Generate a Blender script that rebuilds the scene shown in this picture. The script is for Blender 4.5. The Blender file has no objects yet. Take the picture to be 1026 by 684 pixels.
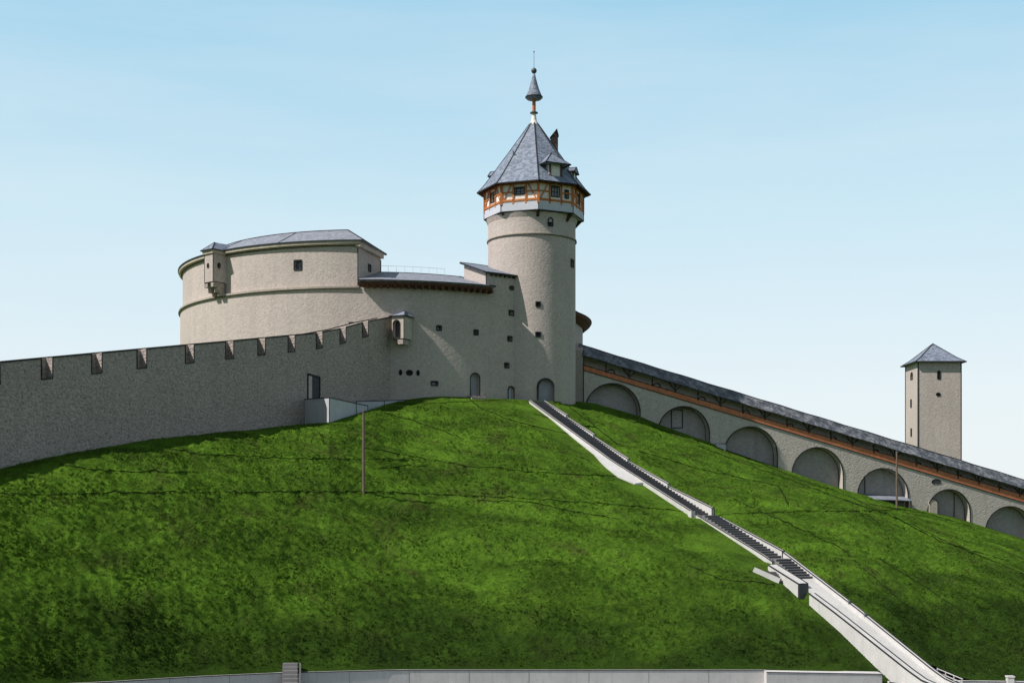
import bpy, bmesh, math, random
from mathutils import Vector, noise
from math import sin, cos, pi, radians as rad, sqrt, atan2
random.seed(7)
scene = bpy.context.scene
COL = scene.collection
F = 1300.0; CX = 513.0; HY = 500.0          # survey helpers: photograph pixels -> bearings and heights
def U(px): return (px - CX) / F
def Z(py, d): return (HY - py) / F * d
def interp(tab, x, k=1):
    if x <= tab[0][0]: return tab[0][k]
    for a, b in zip(tab, tab[1:]):
        if x <= b[0]:
            t = (x - a[0]) / (b[0] - a[0]); return a[k] + (b[k] - a[k]) * t
    return tab[-1][k]
def smooth(t): t = max(0, min(1, t)); return t*t*(3-2*t)

# ------------------------------------------------------------------ materials
class NT:
    def __init__(s, name, rough=.9, spec=.2):
        s.m = bpy.data.materials.new(name); s.m.use_nodes = True; s.t = s.m.node_tree; s.n = s.t.nodes
        s.b = s.n['Principled BSDF']; s.b.inputs['Roughness'].default_value = rough
        s.b.inputs['Specular IOR Level'].default_value = spec
        s.geo = s.n.new('ShaderNodeNewGeometry'); s.pos = s.geo.outputs['Position']
    def lk(s, a, b): s.t.links.new(a, b)
    def map(s, scale, src=None):
        m = s.n.new('ShaderNodeMapping'); m.inputs['Scale'].default_value = scale; s.lk(src or s.pos, m.inputs['Vector']); return m.outputs[0]
    def noise(s, sc, det=4, rough=.55, vec=None, dist=0):
        n = s.n.new('ShaderNodeTexNoise'); n.inputs['Scale'].default_value = sc; n.inputs['Detail'].default_value = det
        n.inputs['Roughness'].default_value = rough; n.inputs['Distortion'].default_value = dist
        s.lk(vec or s.pos, n.inputs['Vector']); return n.outputs['Fac']
    def vor(s, sc, feat='F1', vec=None, out='Distance'):
        n = s.n.new('ShaderNodeTexVoronoi'); n.feature = feat; n.inputs['Scale'].default_value = sc
        s.lk(vec or s.pos, n.inputs['Vector']); return n.outputs[out]
    def ramp(s, fac, stops):
        r = s.n.new('ShaderNodeValToRGB'); e = r.color_ramp.elements
        while len(e) < len(stops): e.new(.5)
        for el, (p, c) in zip(e, stops): el.position = p; el.color = (c, c, c, 1) if isinstance(c, (int, float)) else (*c, 1)
        s.lk(fac, r.inputs[0]); return r.outputs[0]
    def mix(s, a, b, f, mode='MIX'):
        m = s.n.new('ShaderNodeMix'); m.data_type = 'RGBA'; m.blend_type = mode
        for inp, v in ((m.inputs[0], f), (m.inputs[6], a), (m.inputs[7], b)):
            if isinstance(v, (int, float)): inp.default_value = v if inp.type == 'VALUE' else (v, v, v, 1)
            elif isinstance(v, tuple): inp.default_value = (*v, 1)
            else: s.lk(v, inp)
        return m.outputs[2]
    def math(s, op, a, b=0.0):
        m = s.n.new('ShaderNodeMath'); m.operation = op
        for inp, v in zip(m.inputs, (a, b)):
            if isinstance(v, (int, float)): inp.default_value = v
            else: s.lk(v, inp)
        return m.outputs[0]
    def col(s, c):
        if isinstance(c, tuple): s.b.inputs['Base Color'].default_value = (*c, 1)
        else: s.lk(c, s.b.inputs['Base Color'])
    def bump(s, h, strength=.5, dist=.05, prev=None):
        b = s.n.new('ShaderNodeBump'); b.inputs['Strength'].default_value = strength; b.inputs['Distance'].default_value = dist
        s.lk(h, b.inputs['Height'])
        if prev: s.lk(prev, b.inputs['Normal'])
        s.lk(b.outputs[0], s.b.inputs['Normal']); return b.outputs[0]

def wall_mat(name, base, var=.10, cell=4.6, bump=.75, stain=.3, dist=.045, peb=.3):
    k = NT(name, .95, .1)
    big = k.noise(.22, 5, .6); mid = k.noise(1.3, 4); fine = k.noise(9, 3)
    vec = k.map((1, 1, 1.5))
    warp = k.vor(cell, 'F1', vec); cellc = k.vor(cell, 'F1', vec, 'Color')
    sep = k.n.new('ShaderNodeSeparateColor'); k.lk(cellc, sep.inputs[0])
    c1 = tuple(v*(1-var) for v in base); c2 = tuple(min(1, v*(1+var)) for v in base)
    c = k.mix(c1, c2, k.ramp(big, [(.3, 0.), (.7, 1.)]))
    c = k.mix(c, k.mix(tuple(v*.78 for v in base), tuple(min(1, v*1.18) for v in base), sep.outputs[0]), .45)
    # vertical weather streaks
    st = k.noise(1.0, 4, .6, k.map((1.1, 1.1, .07)))
    c = k.mix(c, tuple(v*.62 for v in base), k.math('MULTIPLY', k.ramp(st, [(.5, 0.), (.75, 1.)]), stain))
    c = k.mix(c, tuple(v*.7 for v in base), k.math('MULTIPLY', k.ramp(fine, [(.5, 0.), (.7, 1.)]), .35))
    c = k.mix(c, tuple(v*.45 for v in base), k.math('MULTIPLY', k.ramp(k.noise(4.5, 3, .8), [(.50, 0.), (.66, 1.)]), peb))
    c = k.mix(c, tuple(min(1, v*1.35) for v in base), k.math('MULTIPLY', k.ramp(k.noise(3.7, 3, .8, k.map((1.1, .9, 1.3))), [(.54, 0.), (.7, 1.)]), peb))
    k.col(c)
    h = k.math('ADD', k.math('MULTIPLY', warp, -1.0), k.math('MULTIPLY', k.noise(5, 5, .7), .9))
    n = k.bump(h, bump, dist)
    k.bump(mid, .2, .1, n)
    return k.m
M = {}
M['stone'] = wall_mat('lime_render_stone', (.50, .436, .40), peb=.2, bump=.5, dist=.03)
M['stone_dark'] = wall_mat('grey_rubble_stone', (.43, .365, .33), cell=3.8, bump=1.0, peb=.8, dist=.07)
M['stone_gal'] = wall_mat('weathered_rubble', (.53, .475, .43), cell=4.4, bump=.6, peb=.4, dist=.035)
M['smooth_stone'] = wall_mat('dressed_stone', (.52, .45, .385), .1, 1.2, .25, .4, .03)
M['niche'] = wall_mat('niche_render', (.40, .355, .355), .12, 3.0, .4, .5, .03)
def concrete(name, base, joint=True):
    k = NT(name, .85, .2)
    c = k.mix(tuple(v*.86 for v in base), tuple(min(1, v*1.06) for v in base), k.ramp(k.noise(.7, 6, .65), [(.3, 0.), (.7, 1.)]))
    c = k.mix(c, tuple(v*.62 for v in base), k.math('MULTIPLY', k.ramp(k.noise(1.6, 5, .7, k.map((2, 2, .25))), [(.52, 0.), (.78, 1.)]), .55))
    c = k.mix(c, tuple(v*.72 for v in base), k.math('MULTIPLY', k.ramp(k.noise(14, 3), [(.55, 0.), (.7, 1.)]), .4))
    k.col(c); k.bump(k.noise(7, 5, .7), .4, .03); return k.m
M['white'] = concrete('pale_concrete', (.59, .58, .565))
M['grey_conc'] = concrete('grey_concrete', (.62, .60, .59))
M['ramp_conc'] = concrete('bluish_concrete', (.52, .53, .56))
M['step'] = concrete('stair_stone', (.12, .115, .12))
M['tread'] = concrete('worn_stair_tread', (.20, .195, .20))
def slate(name, c1, c2, patch=0.0, sp=0):
    k = NT(name, .6, .35)
    v = k.vor(3.2, 'F1', k.map((1, 1, 1.6)), 'Color'); sep = k.n.new('ShaderNodeSeparateColor'); k.lk(v, sep.inputs[0])
    c = k.mix(c1, c2, sep.outputs[0])
    c = k.mix(c, tuple(x*.6 for x in c1), k.math('MULTIPLY', k.ramp(k.noise(3.5, 4, .7), [(.5, 0.), (.7, 1.)]), .6))
    if sp: c = k.mix(c, (.045, .05, .06), k.math('MULTIPLY', k.ramp(k.noise(1.1, 7, .9), [(.47, 0.), (.54, 1.)]), .9)); c = k.mix(c, (.42, .44, .46), k.math('MULTIPLY', k.ramp(k.noise(1.5, 7, .9, k.map((1.2, .8, 1))), [(.52, 0.), (.66, 1.)]), .6))
    if patch: c = k.mix(c, (.035, .045, .06), k.math('MULTIPLY', k.ramp(k.noise(.55, 5, .65, None, .4), [(.44, 0.), (.6, 1.)]), patch))
    k.col(c); n = k.bump(k.vor(3.2, 'F1', k.map((1, 1, 1.6))), .5, .05); k.bump(k.noise(8, 3), .3, .03, n); return k.m
M['slate'] = slate('blue_grey_slate', (.12, .145, .195), (.27, .31, .39))
M['slate_light'] = slate('pale_slate', (.18, .195, .235), (.30, .32, .37))
M['slate_gal'] = slate('weathered_slate', (.10, .105, .12), (.30, .31, .33), .6, 1)
def flat(name, c, rough=.8, spec=.2, var=.2, sc=3., bump=.2):
    k = NT(name, rough, spec)
    k.col(k.mix(tuple(v*(1-var) for v in c), tuple(min(1, v*(1+var)) for v in c), k.ramp(k.noise(sc, 5, .65), [(.3, 0.), (.7, 1.)])))
    k.bump(k.noise(sc*3, 3), bump, .02); return k.m
M['line'] = flat('dark_edge_line', (.03, .03, .033), .7)  # stands in for drawn black outlines; frames and hooks share it
M['void'] = flat('dark_recess', (.075, .075, .085), .9)
M['glass'] = flat('window_glass', (.17, .20, .25), .12, .6, .3, 1.5, .05)
M['door'] = flat('grey_painted_door', (.33, .34, .38), .6, .3, .12)
M['pale_back'] = flat('limewashed_wall', (.72, .66, .64), .9, .1, .1)
M['beam'] = flat('orange_timber', (.50, .175, .055), .75, .2, .25, 4)
M['beam_dark'] = flat('dark_timber', (.05, .035, .025), .8)
M['eave_wood'] = flat('brown_eave_timber', (.11, .05, .035), .8, .2, .3)
M['band'] = flat('red_brown_boarding', (.52, .19, .095), .8, .2, .25, 2.2)
M['plaster'] = flat('cream_infill_plaster', (.80, .74, .68), .9, .1, .12)
M['boards'] = flat('pale_blue_boards', (.54, .56, .62), .7, .2, .08)
M['pole'] = flat('weathered_pole', (.16, .12, .09), .7)
M['rail'] = flat('pale_galvanised_rail', (.42, .46, .5), .5, .4)
M['metal'] = flat('grey_metal', (.12, .13, .14), .4, .5)
M['copper'] = flat('dark_copper', (.06, .08, .09), .4, .5)
M['slope_line'] = flat('dark_slope_line', (.022, .035, .012), 1, 0)  # flat dark tone for the drawn lines over the slope
M['brick'] = flat('chimney_brick', (.20, .13, .10), .9)
# asphalt / far ground
M['asphalt'] = flat('asphalt', (.055, .055, .058), .9, .2, .2, 6)
def grass_mat():
    k = NT('hill_grass', .95, .05)
    big = k.noise(.17, 6, .62, k.map((.7, 1.4, 2.2)), .4); mid = k.noise(.5, 6, .7, k.map((.8, 1.5, 1.9)), .4); fine = k.noise(2.6, 6, .75, k.map((.7, 1.5, 1.9)))
    ff = k.noise(11, 4, .8)
    c = k.mix((.056, .128, .013), (.172, .350, .030), k.ramp(big, [(.34, 0.), (.62, 1.)]))
    c = k.mix(c, (.045, .085, .016), k.math('MULTIPLY', k.ramp(mid, [(.50, 0.), (.70, 1.)]), .6))
    c = k.mix(c, (.20, .34, .040), k.math('MULTIPLY', k.ramp(fine, [(.46, 0.), (.68, 1.)]), .6))
    c = k.mix(c, (.035, .065, .012), k.math('MULTIPLY', k.ramp(ff, [(.50, 0.), (.66, 1.)]), .5))
    c = k.mix(c, (.10, .095, .035), k.math('MULTIPLY', k.ramp(k.noise(.30, 5, .7), [(.54, 0.), (.72, 1.)]), .7))
    sp = k.n.new('ShaderNodeSeparateXYZ'); k.lk(k.pos, sp.inputs[0])          # darker green towards the foot of the slope, edge broken by noise
    foot_mask = k.math('ADD', k.math('MULTIPLY', sp.outputs[2], -.18), k.math('MULTIPLY', k.noise(.16, 5, .65), 2.2))
    c = k.mix(c, (.024, .052, .010), k.math('MULTIPLY', k.ramp(k.math('SUBTRACT', foot_mask, 1.9), [(.15, 0.), (.9, 1.)]), .72))
    k.col(c)
    n = k.bump(k.noise(1.7, 7, .75, k.map((.75, 1.5, 1.7)), .3), 1.0, .7); k.bump(k.noise(6, 5, .8), 1.0, .25, n)
    return k.m
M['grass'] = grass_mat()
M['blade_a'] = flat('grass_blade_light', (.105, .215, .024), .9, .05, .4, .6)
M['blade_b'] = flat('grass_blade_dark', (.066, .145, .017), .9, .05, .35, .6)

# ------------------------------------------------------------------ mesh builder
ORIG = {}
class MB:
    def __init__(s): s.v = []; s.f = []; s.mi = []
    def add(s, vs, fs, mi=0):
        o = len(s.v); s.v += [tuple(v) for v in vs]
        for f in fs: s.f.append(tuple(i + o for i in f)); s.mi.append(mi)
        return s
    def prism(s, pts, z0, z1, mi=0):                      # pts: plan polygon; z may be lists
        n = len(pts); a = z0 if isinstance(z0, (list, tuple)) else [z0]*n; b = z1 if isinstance(z1, (list, tuple)) else [z1]*n
        vs = [(p[0], p[1], a[i]) for i, p in enumerate(pts)] + [(p[0], p[1], b[i]) for i, p in enumerate(pts)]
        fs = [tuple(reversed(range(n))), tuple(range(n, 2*n))] + [(i, (i+1) % n, n+(i+1) % n, n+i) for i in range(n)]
        return s.add(vs, fs, mi)
    def obox(s, c, ax, ay, az, hx, hy, hz, mi=0):         # oriented box
        c = Vector(c); ax = Vector(ax).normalized()*hx; ay = Vector(ay).normalized()*hy; az = Vector(az).normalized()*hz
        vs = [c + i*ax + j*ay + k*az for i, j, k in ((-1,-1,-1),(1,-1,-1),(1,1,-1),(-1,1,-1),(-1,-1,1),(1,-1,1),(1,1,1),(-1,1,1))]
        return s.add(vs, [(0,3,2,1),(4,5,6,7),(0,1,5,4),(1,2,6,5),(2,3,7,6),(3,0,4,7)], mi)
    def bar(s, a, b, w, h, up=(0,0,1), mi=0):
        a = Vector(a); b = Vector(b); d = b - a; L = d.length
        if L < 1e-6: return s
        up = Vector(up); side = d.cross(up)
        if side.length < 1e-5: side = d.cross(Vector((1,0,0)))
        side.normalize(); u2 = side.cross(d).normalized()
        return s.obox((a+b)/2, d, side, u2, L/2, w/2, h/2, mi)
    def line(s, pts, r=.035, mi=1, closed=False):
        q = list(pts) + ([pts[0]] if closed else [])
        for a, b in zip(q, q[1:]): s.bar(a, b, 2*r, 2*r, mi=mi)
        return s
    def lathe(s, c, prof, n=32, mi=0, ph=0):
        vs = []; fs = []
        for k in range(n):
            a = ph + 2*pi*k/n
            for r, z in prof: vs.append((c[0] + r*sin(a), c[1] - r*cos(a), z))
        m = len(prof)
        for k in range(n):
            for j in range(m-1):
                fs.append((k*m+j, ((k+1) % n)*m+j, ((k+1) % n)*m+j+1, k*m+j+1))
        return s.add(vs, fs, mi)
    def build(s, name, mats, parent=None, smooth_=False, org=None):
        if org is None: org = ORIG.get(parent.name, (0,0,0)) if parent else (0,0,0)
        me = bpy.data.meshes.new(name)
        me.from_pydata([(x-org[0], y-org[1], z-org[2]) for x, y, z in s.v], [], s.f)
        if not isinstance(mats, (list, tuple)): mats = [mats]
        for m in mats: me.materials.append(M[m])
        for p, i in zip(me.polygons, s.mi): p.material_index = min(i, len(mats)-1); p.use_smooth = smooth_
        bm = bmesh.new(); bm.from_mesh(me); bmesh.ops.recalc_face_normals(bm, faces=bm.faces); bm.to_mesh(me); bm.free()
        o = bpy.data.objects.new(name, me); COL.objects.link(o)
        if parent: o.parent = parent
        else: o.location = org
        ORIG[o.name] = org
        return o
def tag(o, label, cat, group=None, kind=None):
    if label: o['label'] = label
    if cat: o['category'] = cat
    if group: o['group'] = group
    if kind: o['kind'] = kind
    return o
def thing(name, loc, label, cat, group=None):
    o = bpy.data.objects.new(name, None); COL.objects.link(o); o.location = loc; ORIG[o.name] = tuple(loc)
    o.empty_display_size = .5
    return tag(o, label, cat, group)
def cut(o, cutter):
    if not cutter.v: return
    org = ORIG[o.name]
    par = o.parent; o.parent = None; o.location = org
    c = cutter.build('cutter_tmp', [m.name for m in o.data.materials][0:0] or 'void', None, False, org)
    c.data.materials.clear()
    for m in o.data.materials: c.data.materials.append(m)
    md = o.modifiers.new('b', 'BOOLEAN'); md.operation = 'DIFFERENCE'; md.object = c; md.solver = 'EXACT'
    try: md.use_self = True
    except Exception: pass
    bpy.context.view_layer.update()
    dg = bpy.context.evaluated_depsgraph_get()
    me = bpy.data.meshes.new_from_object(o.evaluated_get(dg))
    o.modifiers.clear(); old = o.data; nm = old.name; o.data = me; bpy.data.meshes.remove(old); me.name = nm
    bpy.data.objects.remove(c)
    if par: o.parent = par; o.location = (0,0,0)
def outline(w, h, shape):
    if shape == 'rect': return [(-w/2,-h/2),(w/2,-h/2),(w/2,h/2),(-w/2,h/2)]
    if shape == 'oval': return [(w/2*cos(2*pi*k/20), h/2*sin(2*pi*k/20)) for k in range(20)]
    r = w/2; return [(-r,-h/2),(r,-h/2)] + [(r*cos(pi*k/12), h/2-r + r*sin(pi*k/12)) for k in range(13)]
def opening(cutter, parent, p, n, w, h, shape='rect', depth=.45, pane='glass', name='window', rim=.05, bars=False, inset=None, back=.3):
    """cut a recess with outward normal n and put frame and pane parts in it"""
    p = Vector(p); n = Vector((n[0], n[1], 0)).normalized(); t = Vector((-n.y, n.x, 0))
    o2 = outline(w, h, shape); m = len(o2)
    if cutter is not None:
        vs = [p + t*a + Vector((0,0,b)) + n*.6 for a, b in o2] + [p + t*a + Vector((0,0,b)) - n*depth for a, b in o2]
        cutter.add(vs, [tuple(range(m)), tuple(reversed(range(m, 2*m)))] + [(i, m+i, m+(i+1) % m, (i+1) % m) for i in range(m)])
    fr = MB(); q = [p + t*a + Vector((0,0,b)) + n*.02 for a, b in o2]
    fr.line(q, rim, 0, True)
    if bars:
        ins = n*(-.22)
        fr.bar(p+ins+Vector((0,0,-h/2)), p+ins+Vector((0,0,h/2)), .05, .05); fr.bar(p+ins-t*w/2, p+ins+t*w/2, .05, .05)
    f = fr.build(name, 'line', parent)
    ins = n*(-(depth-.04 if inset is None else inset))
    pb = MB(); vs = [p + t*a*.995 + Vector((0,0,b*.995)) + ins for a, b in o2] + [p + t*a*.995 + Vector((0,0,b*.995)) + ins - n*.03 for a, b in o2]
    pb.add(vs, [tuple(range(m)), tuple(reversed(range(m, 2*m)))] + [(i, m+i, m+(i+1) % m, (i+1) % m) for i in range(m)])
    pb.build('door_leaf' if name == 'door' else 'pane', pane, f)
    return f

# ------------------------------------------------------------------ terrain
GA = (7.5, 144.9); GD = Vector((54.1, 11.1)).normalized(); GN = Vector((GD.y, -GD.x))     # gallery line
def gd(px): return 698.2/(4.87 - U(px))
def wl(px): return 76.2/(.485 - U(px))
TOP = [(U(p), Z(y, d), d) for p, y, d in [(-700,530,wl(-700)),(-100,492,wl(-100)),(0,470,wl(0)),(50,458,wl(50)),(100,449,wl(100)),(150,440.5,wl(150)),
  (200,436,wl(200)),(250,431,wl(250)),(300,425,117),(330,423,115.2),(350,417,119),(368,411.5,122.5),(385,405.5,127),(403,400.8,130.5),(425,398,131.6),(445,397,133),
  (475,398,134),(510,399.5,135.5),(533,401,136.2),(560,402,137.5),(585,402.5,143.5),(600,405,gd(600)-.5),(641,417,gd(641)-.3),(660,425,gd(660)),(711,443,gd(711)),
  (735,453,gd(735)),(779,468,gd(779)),(845,490,gd(845)),(910,508,gd(910)),(960,519,gd(960)),(1026,540,gd(1026)),(1400,640,gd(1400))]]
BOT = [(U(p), Z(y, d), d) for p, y, d in [(-700,715,45),(-200,700,58),(0,688,66),(100,683.5,70),(200,677.5,74),(280,674,77),(400,671,80),(770,671,86),(885,673,88),
  (930,681,90),(1026,682,92),(1400,690,98)]]
BUL = [(U(p), a) for p, a in [(0,1.2),(300,1.5),(533,1.6),(620,2.1),(700,2.5),(785,4.0),(850,4.1),(1026,2.6)]]
LBUL = [(U(-300), .9), (U(0), 1.3), (U(200), 2.2), (U(330), 2.4), (U(430), 1.3), (U(560), 1.3)]
SA = Vector((2.6, 136.5)); SB = Vector((28.2, 87.0)); SL = (SB-SA).length; SD = (SB-SA)/SL; SN = Vector((-SD.y, SD.x))   # SN points right (+x)
if SN.x < 0: SN = -SN
def s_at(px):
    d = 73.17/(U(px) + .5172); return (136.5-d)/(136.5-87.0)*SL
SPATH = [(0, 10.3),(s_at(620), 3.57),(s_at(702), -1.32),(s_at(710), -1.40),(s_at(775), -4.60),(s_at(782), -4.68),(s_at(850), -8.35),(SL, -12.3),(SL+6, -13.6)]
def spz(s): return interp(SPATH, s)
PPATH = [(0, 10.3),(s_at(620), 3.57),(s_at(706), -1.36),(s_at(778), -4.64),(s_at(850), -8.35),(SL, -12.3),(SL+6, -13.6)]
def ppz(s): return interp(PPATH, s)
def lerp_tab(tab, u, k): return interp(tab, u, k)
SMC = {}
def SM(u):
    k0 = math.floor(u/.004); f = u/.004 - k0; r = []
    for k in (k0, k0+1):
        if k not in SMC:
            a = [(lerp_tab(TOP, k*.004 + o*.007, 1), lerp_tab(TOP, k*.004 + o*.007, 2)) for o in range(-6, 7)]
            SMC[k] = (sum(q[0] for q in a)/13, sum(q[1] for q in a)/13)
        r.append(SMC[k])
    return r[0][0]*(1-f) + r[1][0]*f, r[0][1]*(1-f) + r[1][1]*f
def hill_prof(u, t, zt, zb):
    t = max(-.2, min(1.0, t)); a = max(t, 0.0)
    lf = 1 - smooth((u - U(430))/(U(560)-U(430))); sh = 1 - smooth((u - U(180))/(U(400)-U(180)))
    z1 = zt + (zb-zt)*t + (interp(BUL, u)*(1-lf) + interp(LBUL, u)*lf)*sin(pi*a**(1.3-.5*lf))
    z2 = zt + (zb-zt)*(a**1.75*.9 + a*.1)
    return z1*(1-sh) + z2*sh
def H(x, y):
    y = max(y, 8.0); u = max(-.93, min(.68, x/y))
    zt = lerp_tab(TOP, u, 1); dt = lerp_tab(TOP, u, 2); zb = lerp_tab(BOT, u, 1); db = lerp_tab(BOT, u, 2)
    t = (dt - y)/(dt - db)
    if t <= 0: z = zt - .25*smooth(-t*4) ; z += (-14.6 - z)*smooth((y-230)/250)
    elif t >= 1: z = zb
    else:
        zs, ds_ = SM(u)
        z = hill_prof(u, (ds_-y)/(ds_-db), zs, zb)
        z += (zt - hill_prof(u, (ds_-dt)/(ds_-db), zs, zb))*math.exp(-(dt-y)/7.0)*smooth((1-t)*5)
    v = Vector((x, y)) - SA; s = v.dot(SD); l = v.dot(SN)
    if -2 < s < SL+6 and t > 0:
        base = spz(max(0, s)) - .22
        dep = 0
        if l < 0: dep = interp([(s_at(765), 0), (s_at(790), .35), (s_at(822), .6), (s_at(855), .72), (s_at(890), 1.05), (SL, 1.3)], s)
        w = 1 - smooth((abs(l)-1.5)/4.5)
        w *= smooth((s+2)/2) 
        tgt = base - dep*smooth((-l-.8)/.35)
        z = z*(1-w) + tgt*w
    return z
def rough(x, y):
    p = Vector((x, y, 0))
    a = noise.fractal(p*.14, 1.0, 2.0, 3)*.36
    q = Vector((x*.55+y*.22, y*1.05-x*.22, 3))
    b = .16 - abs(noise.noise(q))*.46 + noise.noise(q*.4)*.24
    q2 = Vector((x*1.5+y*.5, y*2.0-x*.5, 7))
    c = .09 - abs(noise.noise(q2))*.34 + noise.noise(q2*2.1)*.05
    return a + b + c
def hill_z(x, y):
    z = H(x, y)
    u = max(-.93, min(.68, x/max(y, 8))); dt = lerp_tab(TOP, u, 2); db = lerp_tab(BOT, u, 2)
    e = min(smooth((dt-y+.5)/7)*.85+.15*smooth((dt-y+.5)/2), smooth((y-db)/1.5))
    v = Vector((x, y)) - SA; s = v.dot(SD); l = abs(v.dot(SN))
    if -1 < s < SL+6: e *= smooth((l-1.3)/1.5)
    if s_at(735) < s < s_at(800) and v.dot(SN) < 0: e *= smooth((l-5)/1.5)
    if s_at(540) < s < s_at(668) and v.dot(SN) < 0: e *= smooth((l-4.5)/1.5)
    return z + (rough(x, y)*e if e > 0 else 0)
def ray_ground(px, py):
    u = U(px); d = lerp_tab(BOT, u, 2); dt = lerp_tab(TOP, u, 2); best = None
    while d < dt + 1:
        if hill_z(u*d, d)/d >= (HY-py)/F: return Vector((u*d, d, hill_z(u*d, d)))
        d += .15
    return Vector((u*dt, dt, H(u*dt, dt)))

def make_hill():
    us = []; u = -.90
    while u < -.46: us.append(u); u += .02
    while u < .46: us.append(u); u += .0019
    while u < .66: us.append(u); u += .02
    vs = []; fs = []
    ts = [i/320 for i in range(321)] ; ex = [1.5, 4, 9, 18, 35, 60, 95, 150, 240, 400]
    for u in us:
        dt = lerp_tab(TOP, u, 2); db = lerp_tab(BOT, u, 2)
        ds = [db + (dt-db)*t for t in ts] + [dt + e for e in ex]
        for d in ds: vs.append((u*d, d, hill_z(u*d, d)))
    m = len(ts) + len(ex)
    for i in range(len(us)-1):
        for j in range(m-1): fs.append((i*m+j, (i+1)*m+j, (i+1)*m+j+1, i*m+j+1))
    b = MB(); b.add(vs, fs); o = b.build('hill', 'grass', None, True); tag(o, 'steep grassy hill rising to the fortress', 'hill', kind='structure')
make_hill()
def plane(name, pts, z, mat, kind='structure', th=None):
    b = MB(); b.add([(x, y, z) for x, y in pts], [tuple(range(len(pts)))]); o = b.build(name, mat); o['kind'] = kind; return o
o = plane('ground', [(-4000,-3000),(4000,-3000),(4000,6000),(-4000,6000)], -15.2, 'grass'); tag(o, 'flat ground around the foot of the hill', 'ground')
# pavement and road in front of the retaining wall
def ribbon(name, d0, d1, z0, mat, label, cat):
    b = MB(); pts = []
    for px in range(-700, 1401, 50):
        u = U(px); d = lerp_tab(BOT, u, 2); zb = min(lerp_tab(BOT, u, 1), -9)
        pts.append((u*d, d))
    vs = []
    for x, y in pts: vs += [(x + .0*d0, y - d0, z0), (x, y - d1, z0)]
    b.add(vs, [(2*i, 2*i+1, 2*i+3, 2*i+2) for i in range(len(pts)-1)])
    return tag(b.build(name, mat), label, cat, kind='structure')
ribbon('pavement', .2, 3.0, -14.0, 'grey_conc', 'pale pavement along the foot of the retaining wall', 'pavement')
ribbon('road', 3.0, 11, -14.13, 'asphalt', 'asphalt road below the retaining wall', 'road')

# grass tufts: uncountable, one object
def make_tufts():
    b = MB(); vs = []; fs = []; mi = []
    R = random.Random(3); n = 0
    while n < 60000:
        u = R.uniform(-.42, .43); t = 1 - R.random()**.9
        dt = lerp_tab(TOP, u, 2); db = lerp_tab(BOT, u, 2)
        d = db + .35 + (dt-db-.6)*t; x = u*d
        v = Vector((x, d)) - SA; s = v.dot(SD); l = v.dot(SN)
        if -1 < s < SL+3 and -3.2 < l < 2.0: continue
        cl = noise.noise(Vector((x*.35, d*.3, 9)))
        if R.random() > .8 + cl*.5: continue
        z = hill_z(x, d); g = R.uniform(.05, .11)*(1+.5*cl); k = 0 if R.random() < .5 + cl*.7 else 1
        for q in range(3):
            a = R.uniform(0, 6.28); w = g*.55; lx, ly = cos(a)*w, sin(a)*w; tx, ty = R.uniform(-.5,.5)*g, R.uniform(-.5,.5)*g
            o = len(vs); vs += [(x-lx+tx, d-ly+ty, z-.05), (x+lx+tx, d+ly+ty, z-.05), (x+tx*2.2, d+ty*2.2, z+g)]
            fs.append((o, o+1, o+2)); mi.append(k)
        n += 1
    b.v = vs; b.f = fs; b.mi = mi
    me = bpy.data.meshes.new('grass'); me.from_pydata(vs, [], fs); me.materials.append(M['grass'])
    o = bpy.data.objects.new('grass', me); COL.objects.link(o); tag(o, 'short green grass tufts covering the hillside', 'grass', kind='stuff')
make_tufts()
# drawn mesh lines over the slope, laid as thin dark bars
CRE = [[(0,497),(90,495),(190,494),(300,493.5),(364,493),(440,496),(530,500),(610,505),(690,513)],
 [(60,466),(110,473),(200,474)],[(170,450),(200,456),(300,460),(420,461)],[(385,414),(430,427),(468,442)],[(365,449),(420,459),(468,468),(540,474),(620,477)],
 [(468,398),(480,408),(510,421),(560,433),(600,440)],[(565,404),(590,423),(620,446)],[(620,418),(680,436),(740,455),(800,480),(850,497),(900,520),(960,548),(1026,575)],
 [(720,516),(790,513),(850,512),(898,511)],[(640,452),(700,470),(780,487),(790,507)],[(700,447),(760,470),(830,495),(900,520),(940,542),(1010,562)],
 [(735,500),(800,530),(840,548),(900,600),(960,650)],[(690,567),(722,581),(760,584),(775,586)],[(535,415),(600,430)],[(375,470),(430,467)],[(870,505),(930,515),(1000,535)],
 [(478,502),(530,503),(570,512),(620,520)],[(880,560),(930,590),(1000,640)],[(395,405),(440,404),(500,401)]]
b = MB()
for pl in CRE:
    pts = []
    for (x0, y0), (x1, y1) in zip(pl, pl[1:]):
        n = max(2, int(abs(x1-x0)/5))
        for i in range(n):
            t = i/n; pts.append(ray_ground(x0+(x1-x0)*t, y0+(y1-y0)*t))
    pts.append(ray_ground(*pl[-1]))
    for a, c in zip(pts, pts[1:]):
        if (c-a).length < 12: 
            m = (a+c)/2
            b.bar(a + Vector((0,0,.02)), c + Vector((0,0,.02)), .08, .045)
tag(b.build('slope_lines', 'slope_line'), 'thin dark drawn mesh lines running over the grass slope', 'drawn lines', kind='structure')

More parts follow.
